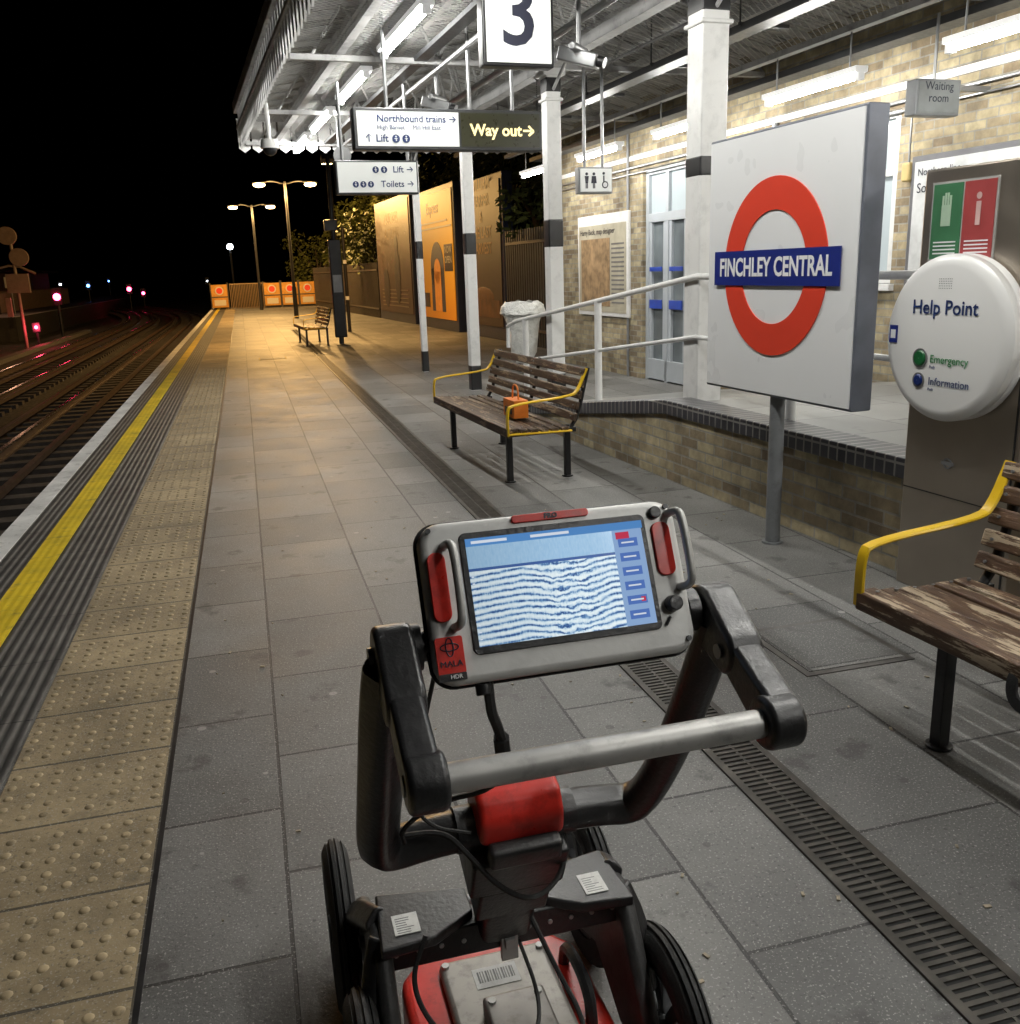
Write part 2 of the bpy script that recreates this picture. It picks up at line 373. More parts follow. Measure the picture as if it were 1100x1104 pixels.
b=B(); b.bx(1.08,1.19,V0,V1+.05,3.97,4.12); b.bx(1.1,1.17,V0,V1,3.74,3.78); b.bx(1.19,6.2,V1-.02,V1+.06,3.86,4.0); b.out(cp,'fascia_gutter',PURL,bev=.01)
b=B()
vs=[-5.7,-2.7,.3,3.3,6.3,9.3,12.3,15.1]
for v in vs:
    b.bx(1.2,6.2,v-.035,v+.035,3.5,3.55)
    b.tube([(1.2,v,3.95),(3.74,v,4.3),(6.2,v,3.7)],(.04,.05),8,0)
    for k in range(8):
        x=1.4+k*.6; zt=3.95+(x-1.2)/2.54*.35 if x<3.74 else 4.3-(x-3.74)/2.46*.6
        b.cyl((x,v,3.55),(x+.3,v,zt),.016,seg=6); b.cyl((x+.3,v,zt),(x+.6,v,3.55),.016,seg=6)
for u_,z_ in ((1.9,4.03),(2.8,4.17),(3.74,4.28),(4.6,4.08),(5.4,3.88)): b.bx(u_-.035,u_+.035,V0,V1,z_-.06,z_+.02)
b.bx(3.68,3.80,V0,V1,3.5,3.64); b.bx(1.62,1.7,V0,V1,3.56,3.62)
v=V0
while v<V1-.7: b.cyl((3.74,v,3.64),(3.74,v+.35,4.2),.016,seg=6); b.cyl((3.74,v+.35,4.2),(3.74,v+.7,3.64),.016,seg=6); v+=.7
v=V0+.3
while v<V1: b.tube([(1.2,v,3.94),(3.74,v,4.31),(6.2,v,3.71)],(.02,.03),6,0); v+=.6
b.out(cp,'trusses_and_purlins',PURL)
b=B(); b.bx(4.45,4.62,V0,V1,3.36,3.42); b.bx(2.35,2.47,V0,V1,3.52,3.56); b.bx(5.75,5.95,V0,V1,3.3,3.36)
v=V0
while v<V1: b.bx(4.44,4.90,v,v+.03,3.40,3.43); b.cyl((4.44,v,3.4),(4.44,v,4.1),.008,seg=5); v+=1.5
for k in range(5): b.cyl((4.7+.03*k,V0,3.45),(4.7+.03*k,V1,3.45),.011,seg=6)
b.out(cp,'cable_trays',DKGREY)
b=B(); b.cyl((3.2,V0,3.46),(3.2,V1,3.46),.03,seg=8); b.cyl((2.6,V0,3.48),(2.6,V1,3.48),.022,seg=8); b.cyl((5.0,V0,3.62),(5.0,V1,3.62),.02,seg=8); b.cyl((4.2,V0,3.5),(4.2,V1,3.5),.014,seg=6)
b.out(cp,'conduits',GREY)
b=B(); ua,ub,va,vb=1.22,6.1,3.4,15.2
for sgn in (1,-1):
    c=va-ub*1.0 if sgn==1 else va+ua
    end=vb-ua if sgn==1 else vb+ub
    while c<end:
        if sgn==1: u0=max(ua,va-c);u1=min(ub,vb-c)
        else: u0=max(ua,c-vb);u1=min(ub,c-va)
        if u1>u0+.02:
            w_=.0032; p0=(u0,c+sgn*u0); p1=(u1,c+sgn*u1)
            b.poly([(p0[0]-w_,p0[1]+sgn*w_,3.6+.002*sgn),(p1[0]-w_,p1[1]+sgn*w_,3.6+.002*sgn),(p1[0]+w_,p1[1]-sgn*w_,3.6+.002*sgn),(p0[0]+w_,p0[1]-sgn*w_,3.6+.002*sgn)],None)
        c+=.075
b.out(cp,'bird_netting',M('netting',(.5,.5,.48),.5,var=0))
def tube_light(u,v,z,ln=1.5,hang=.2,mat=TUBE):
    r=broot('fluorescent_light',u,v,z)
    b=B(); b.cyl((0,-ln/2,0),(0,ln/2,0),.022,seg=6,caps=False); b.out(r,'tube',mat,smooth=True)
    b=B(); b.bx(-.06,.06,-ln/2-.05,ln/2+.05,.028,.075); b.bx(-.03,.03,-ln/2-.05,-ln/2,-.03,.03); b.bx(-.03,.03,ln/2,ln/2+.05,-.03,.03)
    b.out(r,'housing',HOUS,bev=.005)
    b=B()
    for s in (-.5,.5): b.cyl((0,s,.07),(0,s,.07+hang),.008,seg=6)
    b.out(r,'hangers',GREY)
for v in (8.2,10.6,12.9,15.0,5.8,3.4,1.0,-1.6): tube_light(2.0,v,3.5,1.5)
for v in (13.9,11.7,9.5,7.3,5.1,2.9,.7): tube_light(5.35,v,3.0,1.2,.35,TUBE2)
b=B(); b.bx(1.96,2.04,V0,V1,3.68,3.74); b.bx(5.31,5.39,V0,V1,3.35,3.4); b.out(cp,'lighting_trunking',PURL)

# ------------------------------------------------------------------ station building
sb=broot('brick_station_building'); b=B(); WU=6.2
def wseg(v0,v1,z0,z1): b.bx(WU,WU+.3,v0,v1,z0,z1)
wseg(12.1,15.6,0,3.8); wseg(10.9,12.1,2.85,3.8); wseg(8.5,10.9,0,3.8); wseg(7.15,8.5,0,1.35); wseg(7.15,8.5,2.85,3.8); wseg(3.6,7.15,0,3.8); wseg(2.4,3.6,2.75,3.8); wseg(-8,2.4,0,3.8)
b.out(sb,'brick_walls',BRICK)
b=B(); b.bx(WU+.3,WU+6,15.3,15.6,0,3.8); b.out(sb,'end_wall',BRICKX)
b=B(); b.bx(WU-.02,WU+6.2,-8,15.7,3.8,3.95); b.out(sb,'parapet',WHITE)
b=B(); b.bx(WU-.015,WU+.3,-8,15.6,3.0,3.06); b.out(sb,'string_course',WHITE)
b=B(); b.cyl((WU-.03,9.0,0),(WU-.03,9.0,3.0),.035,seg=10); b.cyl((WU-.03,12.5,0),(WU-.03,12.5,3.4),.02,seg=8); b.cyl((WU-.03,-8,2.9),(WU-.03,15,2.9),.014,seg=6); b.cyl((WU-.03,-8,2.82),(WU-.03,15,2.82),.01,seg=6); b.out(sb,'downpipe_and_conduits',GREY,smooth=True)
PANEB=M('door_paint',(.42,.45,.48),.4,var=.05)
GLASS=lit('lit_glass',(.40,.45,.47),.3,.1); GLASSD=M('door_glass',(.14,.16,.17),.08,var=.5,scale=1.2)
BLUEP=M('blue_bar',(.02,.06,.36),.4)
b=B()
for v0,v1 in ((10.9,10.98),(12.02,12.1),(11.46,11.54)): b.bx(WU+.05,WU+.15,v0,v1,.0,2.85)
b.bx(WU+.05,WU+.15,10.98,12.02,2.77,2.85); b.bx(WU+.05,WU+.15,10.98,12.02,2.15,2.27); b.bx(WU+.05,WU+.15,10.98,12.02,.02,.3)
for c in (11.22,11.78):
    for s in (-.2,.2): b.bx(WU+.06,WU+.12,c+s-.035,c+s+.035,.3,2.15)
b.out(sb,'door_frame',PANEB,bev=.006)
b=B(); b.bx(WU+.1,WU+.11,10.98,12.02,.3,2.15); b.out(sb,'door_glazing',GLASSD)
b=B(); b.bx(WU+.1,WU+.11,10.98,12.02,2.27,2.77); b.out(sb,'transom_glazing',GLASS)
b=B()
for c in (11.22,11.78):
    b.bx(WU+.03,WU+.05,c-.17,c+.17,1.0,1.12); b.bx(WU+.03,WU+.05,c-.17,c+.17,1.5,1.56)
b.out(sb,'door_push_bars',BLUEP,bev=.005)
b=B()
for v0,v1 in ((7.15,7.23),(8.42,8.5),(7.78,7.86)): b.bx(WU+.02,WU+.12,v0,v1,1.35,2.85)
for z in (1.35,2.3,2.79): b.bx(WU+.02,WU+.12,7.23,8.42,z,z+.06)
b.bx(WU-.06,WU+.1,7.1,8.55,1.29,1.35)
b.out(sb,'window_frame',WHITE,bev=.005)
b=B(); b.bx(WU+.07,WU+.08,7.2,8.45,1.37,2.82); b.bx(WU+.07,WU+.08,2.4,3.6,.6,2.75); b.out(sb,'window_glazing',GLASS)
b=B(); b.bx(WU+3,WU+3.1,-8,15,0,3.8); b.bx(WU+.3,WU+3,-8,15,3.7,3.8); b.out(sb,'interior_wall',M('interior',(.4,.38,.34),.8))
np_=broot('wall_map_poster',WU,13.35); b=B(); b.bx(-.05,-.004,-.9,.9,.85,2.35); b.out(np_,'frame',WHITE,bev=.008)
b=B(); b.bx(-.056,-.05,-.84,.84,.91,2.2); b.out(np_,'poster_sheet',M('poster_cream',(.42,.39,.30),.5))
b=B(); b.bx(-.06,-.056,-.3,.75,1.0,2.0); b.out(np_,'map_panel',M('poster_map',(.30,.20,.11),.5,var=.5,scale=7))
txt(np_,'heading','Harry Beck, map designer',.12,(-.062,.78,2.1),RS,TXTK,'LEFT')
b=B()
for k in range(14): b.bx(-.06,-.056,-.78,-.36,1.05+k*.065,1.075+k*.065)
b.out(np_,'text_lines',M('grey_ink',(.15,.15,.15),.5))
nb=broot('line_information_board',WU,6.15); b=B(); b.bx(-.07,-.004,-.75,.75,1.3,2.42); b.out(nb,'frame',M('board_frame',(.12,.12,.13),.4),bev=.008)
b=B(); b.bx(-.078,-.07,-.70,.70,1.35,2.37); b.out(nb,'panel',M('board_white',(.6,.61,.61),.4))
txt(nb,'line_name','Northern line',.085,(-.082,.66,2.28),RS,TXTK,'LEFT'); txt(nb,'platform_name','Southbound platform 3',.115,(-.082,.66,2.15),RS,TXTK,'LEFT')
b=B(); b.bx(-.082,-.078,-.62,-.58,1.4,2.0)
for k in range(9): b.bx(-.082,-.078,-.58,-.5,1.42+k*.065,1.435+k*.065)
b.out(nb,'line_diagram',TXTK)
ws=broot('waiting_room_sign',5.66,6.2,2.76); b=B(); b.bx(-.21,.21,-.06,.06,-.13,.13); b.out(ws,'sign_box',M('ws_grey',(.16,.17,.18),.35),bev=.01)
b=B(); b.bx(-.19,.19,-.064,-.06,-.11,.11); b.out(ws,'face',M('ws_face',(.17,.185,.19),.4))
txt(ws,'text','Waiting\nroom',.085,(0,-.066,.035),RC,TXTK); b=B(); b.bx(.21,.54,-.02,.02,.06,.1); b.cyl((0,0,.13),(0,0,.6),.012); b.out(ws,'bracket',GREY)
for v in (6.95,9.7):
    r=broot('wall_mounted_lamp',WU-.06,v,2.3); b=B(); b.bx(-.04,.055,-.05,.05,-.08,.08); b.out(r,'body',M('lamp_cream',(.5,.38,.16),.4),bev=.02); b=B(); b.cyl((0,0,.08),(0,0,.55),.01); b.out(r,'conduit',GREY)

# ------------------------------------------------------------------ hanging signs
def hang(r,xs,z0,z1,rad=.016):
    b=B()
    for x in xs: b.cyl((x,0,z0),(x,0,z1),rad,seg=10)
    b.out(r,'hanger_poles',GREY,smooth=True)
s=broot('direction_sign',2.43,8.47,2.63); b=B(); b.bx(-.86,.86,-.07,.07,0,.34); b.out(s,'casing',DKGREY,bev=.012)
LITW=lit('backlit_white',(.8,.82,.8),.22)
b=B(); b.bx(-.83,.07,-.076,-.07,.03,.31); b.out(s,'white_face',LITW)
b=B(); b.bx(.09,.83,-.076,-.07,.03,.31); b.out(s,'led_display',M('led_black',(.03,.03,.012),.3))
txt(s,'line_1','Northbound trains \u2192',.080,(-.66,-.08,.25),RC,TXTB,'LEFT',.001); txt(s,'line_2','High Barnet     Mill Hill East',.05,(-.66,-.08,.18),RC,TXTB,'LEFT')
txt(s,'line_3','\u2191 Lift',.085,(-.77,-.08,.09),RC,TXTB,'LEFT',.001)
AMB=EM('led_amber',(1,.84,.40),1.9); txt(s,'way_out','Way out\u2192',.135,(.48,-.08,.165),RC,AMB,'CENTER',.0035)
def disc_icons(r,xs,z,rad,mat=TXTB):
    b=B()
    for x in xs: b.cyl((x,-.078,z),(x,-.082,z),rad,seg=20)
    b.out(r,'pictograms',mat)
    b=B()
    for x in xs: b.cyl((x,-.081,z+rad*.5),(x,-.0835,z+rad*.5),rad*.22,seg=8); b.bx(x-rad*.12,x+rad*.2,-.0835,-.081,z-rad*.6,z+rad*.2); b.bx(x-rad*.4,x+rad*.4,-.0835,-.081,z-rad*.1,z+rad*.08)
    b.out(r,'pictogram_figures',SIGNW)
disc_icons(s,(-.50,-.41),.09,.034); hang(s,(-.55,.2,.6),.34,1.1)
s=broot('direction_sign',2.13,10.29,2.41); b=B(); b.bx(-.44,.44,-.06,.06,0,.34); b.out(s,'casing',DKGREY,bev=.01)
b=B(); b.bx(-.42,.42,-.076,-.06,.02,.32); b.out(s,'white_face',LITW)
txt(s,'line_1','Lift \u2192',.09,(.39,-.08,.245),RC,TXTB,'RIGHT',.001); txt(s,'line_2','Toilets \u2192',.09,(.39,-.08,.10),RC,TXTB,'RIGHT',.001)
disc_icons(s,(-.02,.07),.245,.034); disc_icons(s,(-.24,-.16,-.08),.10,.032); hang(s,(-.35,.35),.34,1.1)
s=broot('platform_number_sign',2.5,6.86,3.0); b=B(); b.bx(-.27,.27,-.06,.06,0,.66); b.out(s,'casing',BLK,bev=.012)
b=B(); b.bx(-.245,.245,-.068,-.06,.025,.635); b.out(s,'white_face',LITW); txt(s,'numeral','3',.62,(0,-.072,.33),RC,TXTK,'CENTER',.006); hang(s,(-.15,.15),.66,1.0)
s=broot('toilet_sign',4.18,9.26,2.32); b=B(); b.bx(-.19,.19,-.05,.05,0,.26); b.out(s,'casing',GREY,bev=.01); b=B(); b.bx(-.17,.17,-.076,-.05,.02,.24); b.out(s,'white_face',LITW)
b=B()
for x in (-.11,-.03):
    b.cyl((x,-.076,.19),(x,-.08,.19),.015,seg=12); b.poly([(x-.022,-.08,.17),(x+.022,-.08,.17),(x+(.014 if x<-.1 else .03),-.08,.10),(x-(.014 if x<-.1 else .03),-.08,.10)],(0,.004,0)); b.bx(x-.012,x-.003,-.08,-.076,.05,.10); b.bx(x+.003,x+.012,-.08,-.076,.05,.10)
b.cyl((.08,-.076,.195),(.08,-.08,.195),.014,seg=12); b.bx(.074,.088,-.08,-.076,.11,.175); b.bx(.08,.12,-.08,-.076,.10,.115)
b.out(s,'pictograms',TXTK)
b=B(); b.cyl((.095,-.0762,.085),(.095,-.0795,.085),.035,seg=20); b.out(s,'wheelchair_wheel',TXTK); b=B(); b.cyl((.095,-.079,.085),(.095,-.0815,.085),.024,seg=20); b.out(s,'wheelchair_wheel_inner',SIGNW); hang(s,(-.1,.1),.26,1.2)
def cctv(u,v,z,kind):
    r=broot('cctv_camera',u,v,z)
    if kind=='dome':
        b=B(); b.cyl((0,0,.1),(0,0,.0),.10,.11,seg=20); b.cyl((0,0,.1),(0,0,.9),.025); b.out(r,'housing',WHITE,smooth=True)
        b=B(); b.sph((0,0,0),.085,(1,1,1),20); b.out(r,'dome_lens',BLK,smooth=True)
    else:
        b=B(); b.box((0,0,0),(.12,.32,.10),Matrix.Rotation(.8,3,'Z')@Matrix.Rotation(.3,3,'X')); b.cyl((0,0,0),(0,0,.6),.018); b.cyl((-.1,-.1,.06),(.1,.1,.06),.03); b.out(r,'housing',GREY,bev=.012)
        b=B(); b.cyl((.1,-.1,-.04),(.145,-.145,-.06),.04,seg=16); b.out(r,'lens',BLK)
cctv(1.25,12.2,3.1,'dome'); cctv(2.65,9.6,3.2,'box'); cctv(3.05,7.0,3.12,'box')
r=broot('loudspeaker',2.3,13.4,3.2); b=B(); b.cyl((0,.12,0),(0,-.14,-.05),.05,.12,seg=20); b.cyl((0,.1,0),(0,.1,.5),.015); b.out(r,'horn',GREY,smooth=True)

# ------------------------------------------------------------------ station name sign
ns=broot('station_name_sign',3.06,4.43,0)
b=B(); b.bx(-.0,.12,-.69,.67,.86,2.28); b.out(ns,'casing',SIGNG,bev=.008)
b=B(); b.bx(-.006,.0,-.675,.655,.875,2.265); b.out(ns,'white_face',SIGNW)
def ring(b,r0,r1,x,cy,cz,th,seg=72):
    b.rev([(r0,x),(r1,x),(r1,x+th),(r0,x+th)],(0,cy,cz),seg)
b=B(); ring(b,.30,.47,-.012,0,1.56,.006); b.out(ns,'roundel_ring',RED)
b=B(); b.bx(-.018,-.012,-.57,.57,1.465,1.655); b.out(ns,'roundel_bar',BLUE)
t=txt(ns,'station_name','FINCHLEY CENTRAL',.14,(-.0195,0,1.56),RS,TXTW,'CENTER',.0035); t.scale=(.80,1,1)
b=B(); b.cyl((.06,0,-.01),(.06,0,.9),.042,seg=20); b.cyl((.06,0,0),(.06,0,.012),.06,seg=20); b.out(ns,'post',POSTG,smooth=True)

# ------------------------------------------------------------------ help point
hp=broot('help_point',3.28,3.27,0)
b=B(); b.poly([(0,-.33,0),(0,.33,0),(0,.33,1.97),(0,-.33,1.97)],(.16,0,0)); b.out(hp,'steel_pillar',STEEL,bev=.012)
b=B(); b.bx(-.004,-.0,-.31,-.302,.05,1.9); b.bx(-.003,0,-.32,.32,.5,.504); b.out(hp,'panel_joints',BLK)
CR=.365; cz=1.235; CY=.03
b=B(); b.rev([(0.001,-.115),(CR*.86,-.115),(CR*.95,-.108),(CR,-.09),(CR,-.055),(CR*.985,-.048),(CR*.985,-.04),(CR,-.033),(CR,-.012),(CR*.96,0),(0.001,0)],(0,CY,cz),64,closed=False)
b.out(hp,'round_call_unit',M('help_white',(.84,.84,.83),.28,var=.0),smooth=True)
txt(hp,'title','Help Point',.088,(-.118,CY,cz+.135),RS,TXTB,'CENTER',.0008)
txt(hp,'emergency_label','Emergency',.05,(-.118,CY+.06,cz-.09),RS,M('t_green',(.02,.2,.06),.5,var=0),'LEFT'); txt(hp,'information_label','Information',.05,(-.118,CY+.06,cz-.19),RS,TXTB,'LEFT')
txt(hp,'push_label_emergency','Push',.018,(-.118,CY+.06,cz-.125),RS,TXTB,'LEFT'); txt(hp,'push_label_information','Push',.018,(-.118,CY+.06,cz-.225),RS,TXTB,'LEFT')
for z,c,nm,rr_ in ((cz-.09,(.01,.10,.03),'emergency_button',.036),(cz-.19,(.01,.03,.16),'information_button',.027)):
    b=B(); b.rev([(.001,-.126),(rr_-.006,-.126),(rr_,-.12),(rr_,-.11),(.001,-.11)],(0,CY+.12,z),24,closed=False); b.out(hp,nm,M(nm,c,.3),smooth=True)
    b=B(); ring(b,rr_+.001,rr_+.008,-.12,CY+.12,z,.01,24); b.out(hp,nm+'_bezel',GREY)
b=B()
for k in range(8):
    for j in range(5): b.cyl((-.1155,CY-.03+k*.01,cz+.22+j*.01),(-.1165,CY-.03+k*.01,cz+.22+j*.01),.0018,seg=6)
b.out(hp,'speaker_holes',BLK)
b=B(); b.bx(-.119,-.116,CY+.275,CY+.325,cz-.03,cz+.05); b.out(hp,'loop_sticker',BLUE); b=B(); b.bx(-.1205,-.119,CY+.285,CY+.315,cz-.01,cz+.03); b.out(hp,'loop_symbol',SIGNW)
b=B(); b.bx(-.006,-.0,-.10,.27,1.57,1.91); b.out(hp,'instruction_plate',M('plate',(.4,.4,.38),.4))
b=B(); b.bx(-.009,-.006,.09,.26,1.58,1.90); b.out(hp,'green_panel',M('pg',(.05,.17,.08),.4)); b=B(); b.bx(-.009,-.006,-.09,.08,1.58,1.90); b.out(hp,'red_panel',M('pr',(.36,.06,.06),.4))
txt(hp,'information_symbol','i',.20,(-.011,-.005,1.78),RS,M('i_pink',(.6,.4,.38),.5),'CENTER',.004); b=B(); b.bx(-.011,-.009,.15,.205,1.72,1.81)
for k in range(4): b.bx(-.011,-.009,.15+k*.0145,.160+k*.0145,1.81,1.85+.012*(k in(1,2)))
b.out(hp,'hand_symbol',M('hand_green',(.45,.6,.45),.5))
b=B()
for k in range(4): b.bx(-.011,-.009,.11,.24,1.60+k*.016,1.606+k*.016); b.bx(-.011,-.009,-.07,.06,1.60+k*.016,1.606+k*.016)
b.out(hp,'small_print',SIGNW)
b=B(); ring(b,.018,.026,-.006,.05,.66,.004,20); b.bx(-.007,0,.015,.085,.652,.668); b.out(hp,'badge',GREY)

# ------------------------------------------------------------------ benches
def bench(u,v,ln=2.15,wood=WOOD,rotz=0,world=None):
    r=broot('platform_bench',u,v) if world is None else root('platform_bench',world,(0,0,rotz))
    h=ln/2
    b=B()
    for k in range(6): b.box((.035+k*.082+random.uniform(-.003,.003),0,.44-.012*math.sin(k/5*math.pi)-k*.004+random.uniform(-.002,.002)),(.064,ln,.034),Matrix.Rotation(random.uniform(-.03,.03),3,'Y'))
    b.bx(-.018,.018,-h,h,.385,.455)
    for k in range(5): b.box((.53+k*.022,0,.5+k*.082),(.03,ln,.064),Matrix.Rotation(.26+random.uniform(-.04,.04),3,'Y'))
    b.out(r,'wooden_slats',wood,bev=.008)
    b=B()
    for y in (-h+.22,h-.35,):
        b.box((.07,y,.2),(.045,.045,.42)); b.box((.55,y,.2),(.045,.045,.42)); b.bx(.02,.58,y-.02,y+.02,.37,.41)
    for y in (-h+.05,-.02,h-.05):
        b.bx(.0,.55,y-.02,y+.02,.385,.42); b.tube([(.5,y,.4),(.57,y,.5),(.66,y,.86)],(.02,.014),8,1,flat=(0,1,0))
    for y in (-h+.22,h-.35): b.cyl((.07,y,0),(.07,y,.012),.045); b.cyl((.55,y,0),(.55,y,.012),.045)
    b.out(r,'steel_frame',BLK,bev=.004)
    b=B()
    for y in (-h+.05,-.02,h-.05):
        for k in range(6): b.cyl((.035+k*.082,y,.45),(.035+k*.082,y,.461-k*.004),.007,seg=8)
        for k in range(5): b.cyl((.53+k*.022,y,.5+k*.082),(.508+k*.022,y,.506+k*.082),.006,seg=8)
    b.out(r,'bolts',GREY)
    b=B()
    for y in (-h+.01,h-.01):
        b.tube([(-.01,y,.40),(-.01,y,.58),(.02,y,.63),(.5,y,.66),(.56,y,.70),(.63,y,.86)],(.024,.008),8,2,flat=(0,1,0))
        b.tube([(-.01,y,.41),(.5,y,.40)],(.024,.008),8,0,flat=(0,1,0))
    b.out(r,'yellow_armrests',YARM,smooth=True)
    return r
bench(2.2,7.5); bench(2.17,1.45,2.2,WOODP)
bench(0,0,2.0,WOOD,.06,(1.25,23.3,0))
r=broot('shopping_bag',2.44,6.95,.46); b=B()
b.poly([(-.06,-.13,0),(.06,-.13,0),(.06,.13,0),(-.06,.13,0)],(0,0,.14))
b.tube([(0,-.07,.13),(0,-.06,.25),(0,.06,.25),(0,.07,.13)],.008,8,2); b.out(r,'bag_body',ORANGE,bev=.025)
b=B(); b.sph((.05,.22,.05),.07,(1,1.4,.7)); b.out(r,'wrapped_parcel',WOOD,smooth=True); b=B(); b.bx(-.064,-.061,-.08,.08,.03,.08); b.out(r,'bag_print',BLK)
r=broot('rucksack',2.48,1.45,.45); b=B(); b.sph((0,0,.17),.19,(.75,1,1)); b.tube([(-.05,.2,.2),(-.2,.38,.03),(-.32,.42,.0),(-.34,.41,-.12),(-.33,.28,-.1),(-.25,.2,.03)],(.02,.006),8,3); b.out(r,'bag_and_strap',M('rucksack_black',(.012,.012,.013),.7,var=.3,scale=15,bmp=.3),smooth=True)

# ------------------------------------------------------------------ bin
r=root('litter_bin',(4.15,14.3,0)); b=B()
b.cyl((0,0,0),(0,0,1.1),.03); b.rev([(.25,1.05),(.27,1.05),(.27,1.09),(.25,1.09)],(0,-.27,0),24,'Z'); b.out(r,'hoop_stand',GREY,smooth=True)
def bagmat():
    m,nt,bs=newmat('clear_bag'); co=coords(nt); f=noise(nt,co,7,5); L(nt,mix(nt,f,(.62,.62,.58),(.9,.9,.87)),bs.inputs['Base Color']); bs.inputs['Roughness'].default_value=.3
    bump(nt,bs,f,1.,.08); return m
b=B(); prof=[(.27,1.11),(.33,1.04),(.35,.93),(.29,.90),(.25,.8),(.215,.6),(.20,.35),(.12,.20),(.01,.16)]
b.rev(prof,(0,-.27,0),28,'Z',closed=False)
for v_ in b.bm.verts:
    k=random.uniform(.92,1.08); v_.co.x*=k; v_.co.z+=random.uniform(-.02,.02)
b.out(r,'plastic_sack',bagmat(),smooth=True)

# ------------------------------------------------------------------ billboards
def billboard(v0,v1,z1,mat,u=7.0):
    r=broot('advertising_billboard',u,(v0+v1)/2); h=(v1-v0)/2
    b=B(); b.bx(0,.25,-h,h,0,z1); b.out(r,'frame',M('bb_frame',(.015,.02,.05),.5),bev=.02)
    b=B(); b.bx(-.02,0,-h+.16,h-.16,.3,z1-.15); b.out(r,'poster',mat); return r,h
def grad(name,c1,c2,z0,z1,ns=2.,amt=.3):
    m,nt,bs=newmat(name); co=coords(nt); s=sep(nt,co)
    f=math_(nt,'ADD',math_(nt,'DIVIDE',math_(nt,'SUBTRACT',s[2],z0),z1-z0),math_(nt,'MULTIPLY_ADD',noise(nt,co,ns,5),amt*2,-amt))
    L(nt,mix(nt,f,c1,c2),bs.inputs['Base Color']); bs.inputs['Roughness'].default_value=.5; return m
bw=M('bt_white',(.6,.55,.45),.5,var=0)
r,h=billboard(29.2,34.6,4.0,grad('poster_brown',(.045,.02,.014),(.15,.09,.055),.3,3.8,1.2,.6)); txt(r,'poster_text','GOLDEN\nAUTUMN',.5,(-.024,0,3.1),RS,M('bt',(.4,.27,.15),.5,var=0))
b=B(); b.sph((-.03,-.6,1.5),.7,(.01,.6,1.3)); b.sph((-.03,-.6,2.5),.3,(.02,.8,1)); b.sph((-.03,1.2,1.1),.6,(.01,.8,1.1)); b.out(r,'poster_figure',M('bfig',(.02,.014,.014),.5))
b=B()
for k in range(5): b.bx(-.028,-.02,-2.0,2.0,.5+k*.13,.54+k*.13)
b.out(r,'poster_small_print',M('bt_dim',(.2,.15,.1),.5,var=0))
r,h=billboard(24.3,28.6,3.85,grad('poster_yellow',(.75,.30,.0),(.90,.62,.02),.3,3.8,1.,.15)); txt(r,'poster_text','Express',.42,(-.024,0,3.3),RS,M('bt2',(.1,.02,.0),.5,var=0),'CENTER',.01)
b=B(); b.bx(-.026,-.02,-1.0,.4,.5,1.7); b.cyl((-.026,-.3,1.7),(-.02,-.3,1.7),.7,seg=30); b.out(r,'poster_artwork',M('bart',(.02,.03,.08),.5)); b=B(); b.bx(-.03,-.026,-.65,.05,.5,1.6); b.cyl((-.03,-.3,1.6),(-.026,-.3,1.6),.35,seg=24); b.out(r,'poster_artwork_inner',M('bart2',(.85,.35,.05),.5))
b=B(); b.bx(-.03,-.022,-1.9,-1.1,1.6,2.3); b.bx(-.03,-.022,.7,1.8,.6,1.0); b.out(r,'poster_badge',BLK); txt(r,'poster_badge_text','NOW\nOPEN',.26,(-.034,-1.5,2.02),RS,bw)
b=B(); b.bx(-.03,-.02,-1.9,1.9,2.75,2.8); b.bx(-.03,-.02,-1.5,1.5,2.9,2.95); b.out(r,'poster_rules',bw)
r,h=billboard(20.4,23.5,3.7,grad('poster_dark',(.03,.012,.008),(.006,.005,.005),.3,3.5,1.6,.35)); txt(r,'poster_text','WILLIAM\nHARPER\n&\nTHE LAST\nHARVEST',.36,(-.024,0,2.8),RS,M('bt3',(.30,.17,.07),.5,var=0),'CENTER',.006)
b=B(); b.bx(-.026,-.02,-1.2,1.2,.5,.9); b.sph((-.02,0,.95),.5,(.02,1.6,.5)); b.out(r,'poster_artwork',M('bart3',(.08,.03,.01),.5,var=.6,scale=3))

# ------------------------------------------------------------------ fences
fm=M('fence_steel',(.06,.05,.04),.5)
r=broot('perimeter_fence'); b=B(); v=34.7
while v<52: b.bx(6.98,7.02,v,v+.05,0,2.0); v+=.14
b.bx(6.96,7.04,34.7,52,.3,.36); b.bx(6.96,7.04,34.7,52,1.7,1.76)
v=15.7
while v<20.2: b.bx(6.98,7.02,v,v+.05,0,2.4); v+=.14
b.bx(6.96,7.04,15.7,20.2,.3,.36); b.bx(6.96,7.04,15.7,20.2,2.1,2.16)
b.out(r,'railings',fm)
GO=M('gate_orange',(.55,.26,.04),.5,var=.3,scale=4)
def barrier(x,y):
    r=root('platform_end_gate',(x,y,0)); b=B(); b.bx(-.42,.42,-.03,.03,.1,1.3); b.out(r,'orange_panel',GO,bev=.02)
    b=B(); b.bx(-.47,-.42,-.04,.04,0,1.4); b.bx(.42,.47,-.04,.04,0,1.4); b.bx(-.42,.42,-.035,-.03,.62,.68); b.out(r,'posts',fm)
    b=B(); b.cyl((0,-.036,.98),(0,-.03,.98),.22,seg=24); b.out(r,'warning_disc',bw); b=B(); b.cyl((0,-.04,.98),(0,-.036,.98),.16,seg=24); b.out(r,'warning_disc_red',RED)
    b=B(); b.bx(-.3,.3,-.036,-.03,.2,.5); b.out(r,'notice',bw)
for x in (-1.15,1.6,2.55,3.5,4.45): barrier(x,53.5)
r=root('metal_railing',(0,53.6,0)); b=B()
for k in range(22): b.bx(-.6+k*.085,-.57+k*.085,-.01,.01,0,1.3)
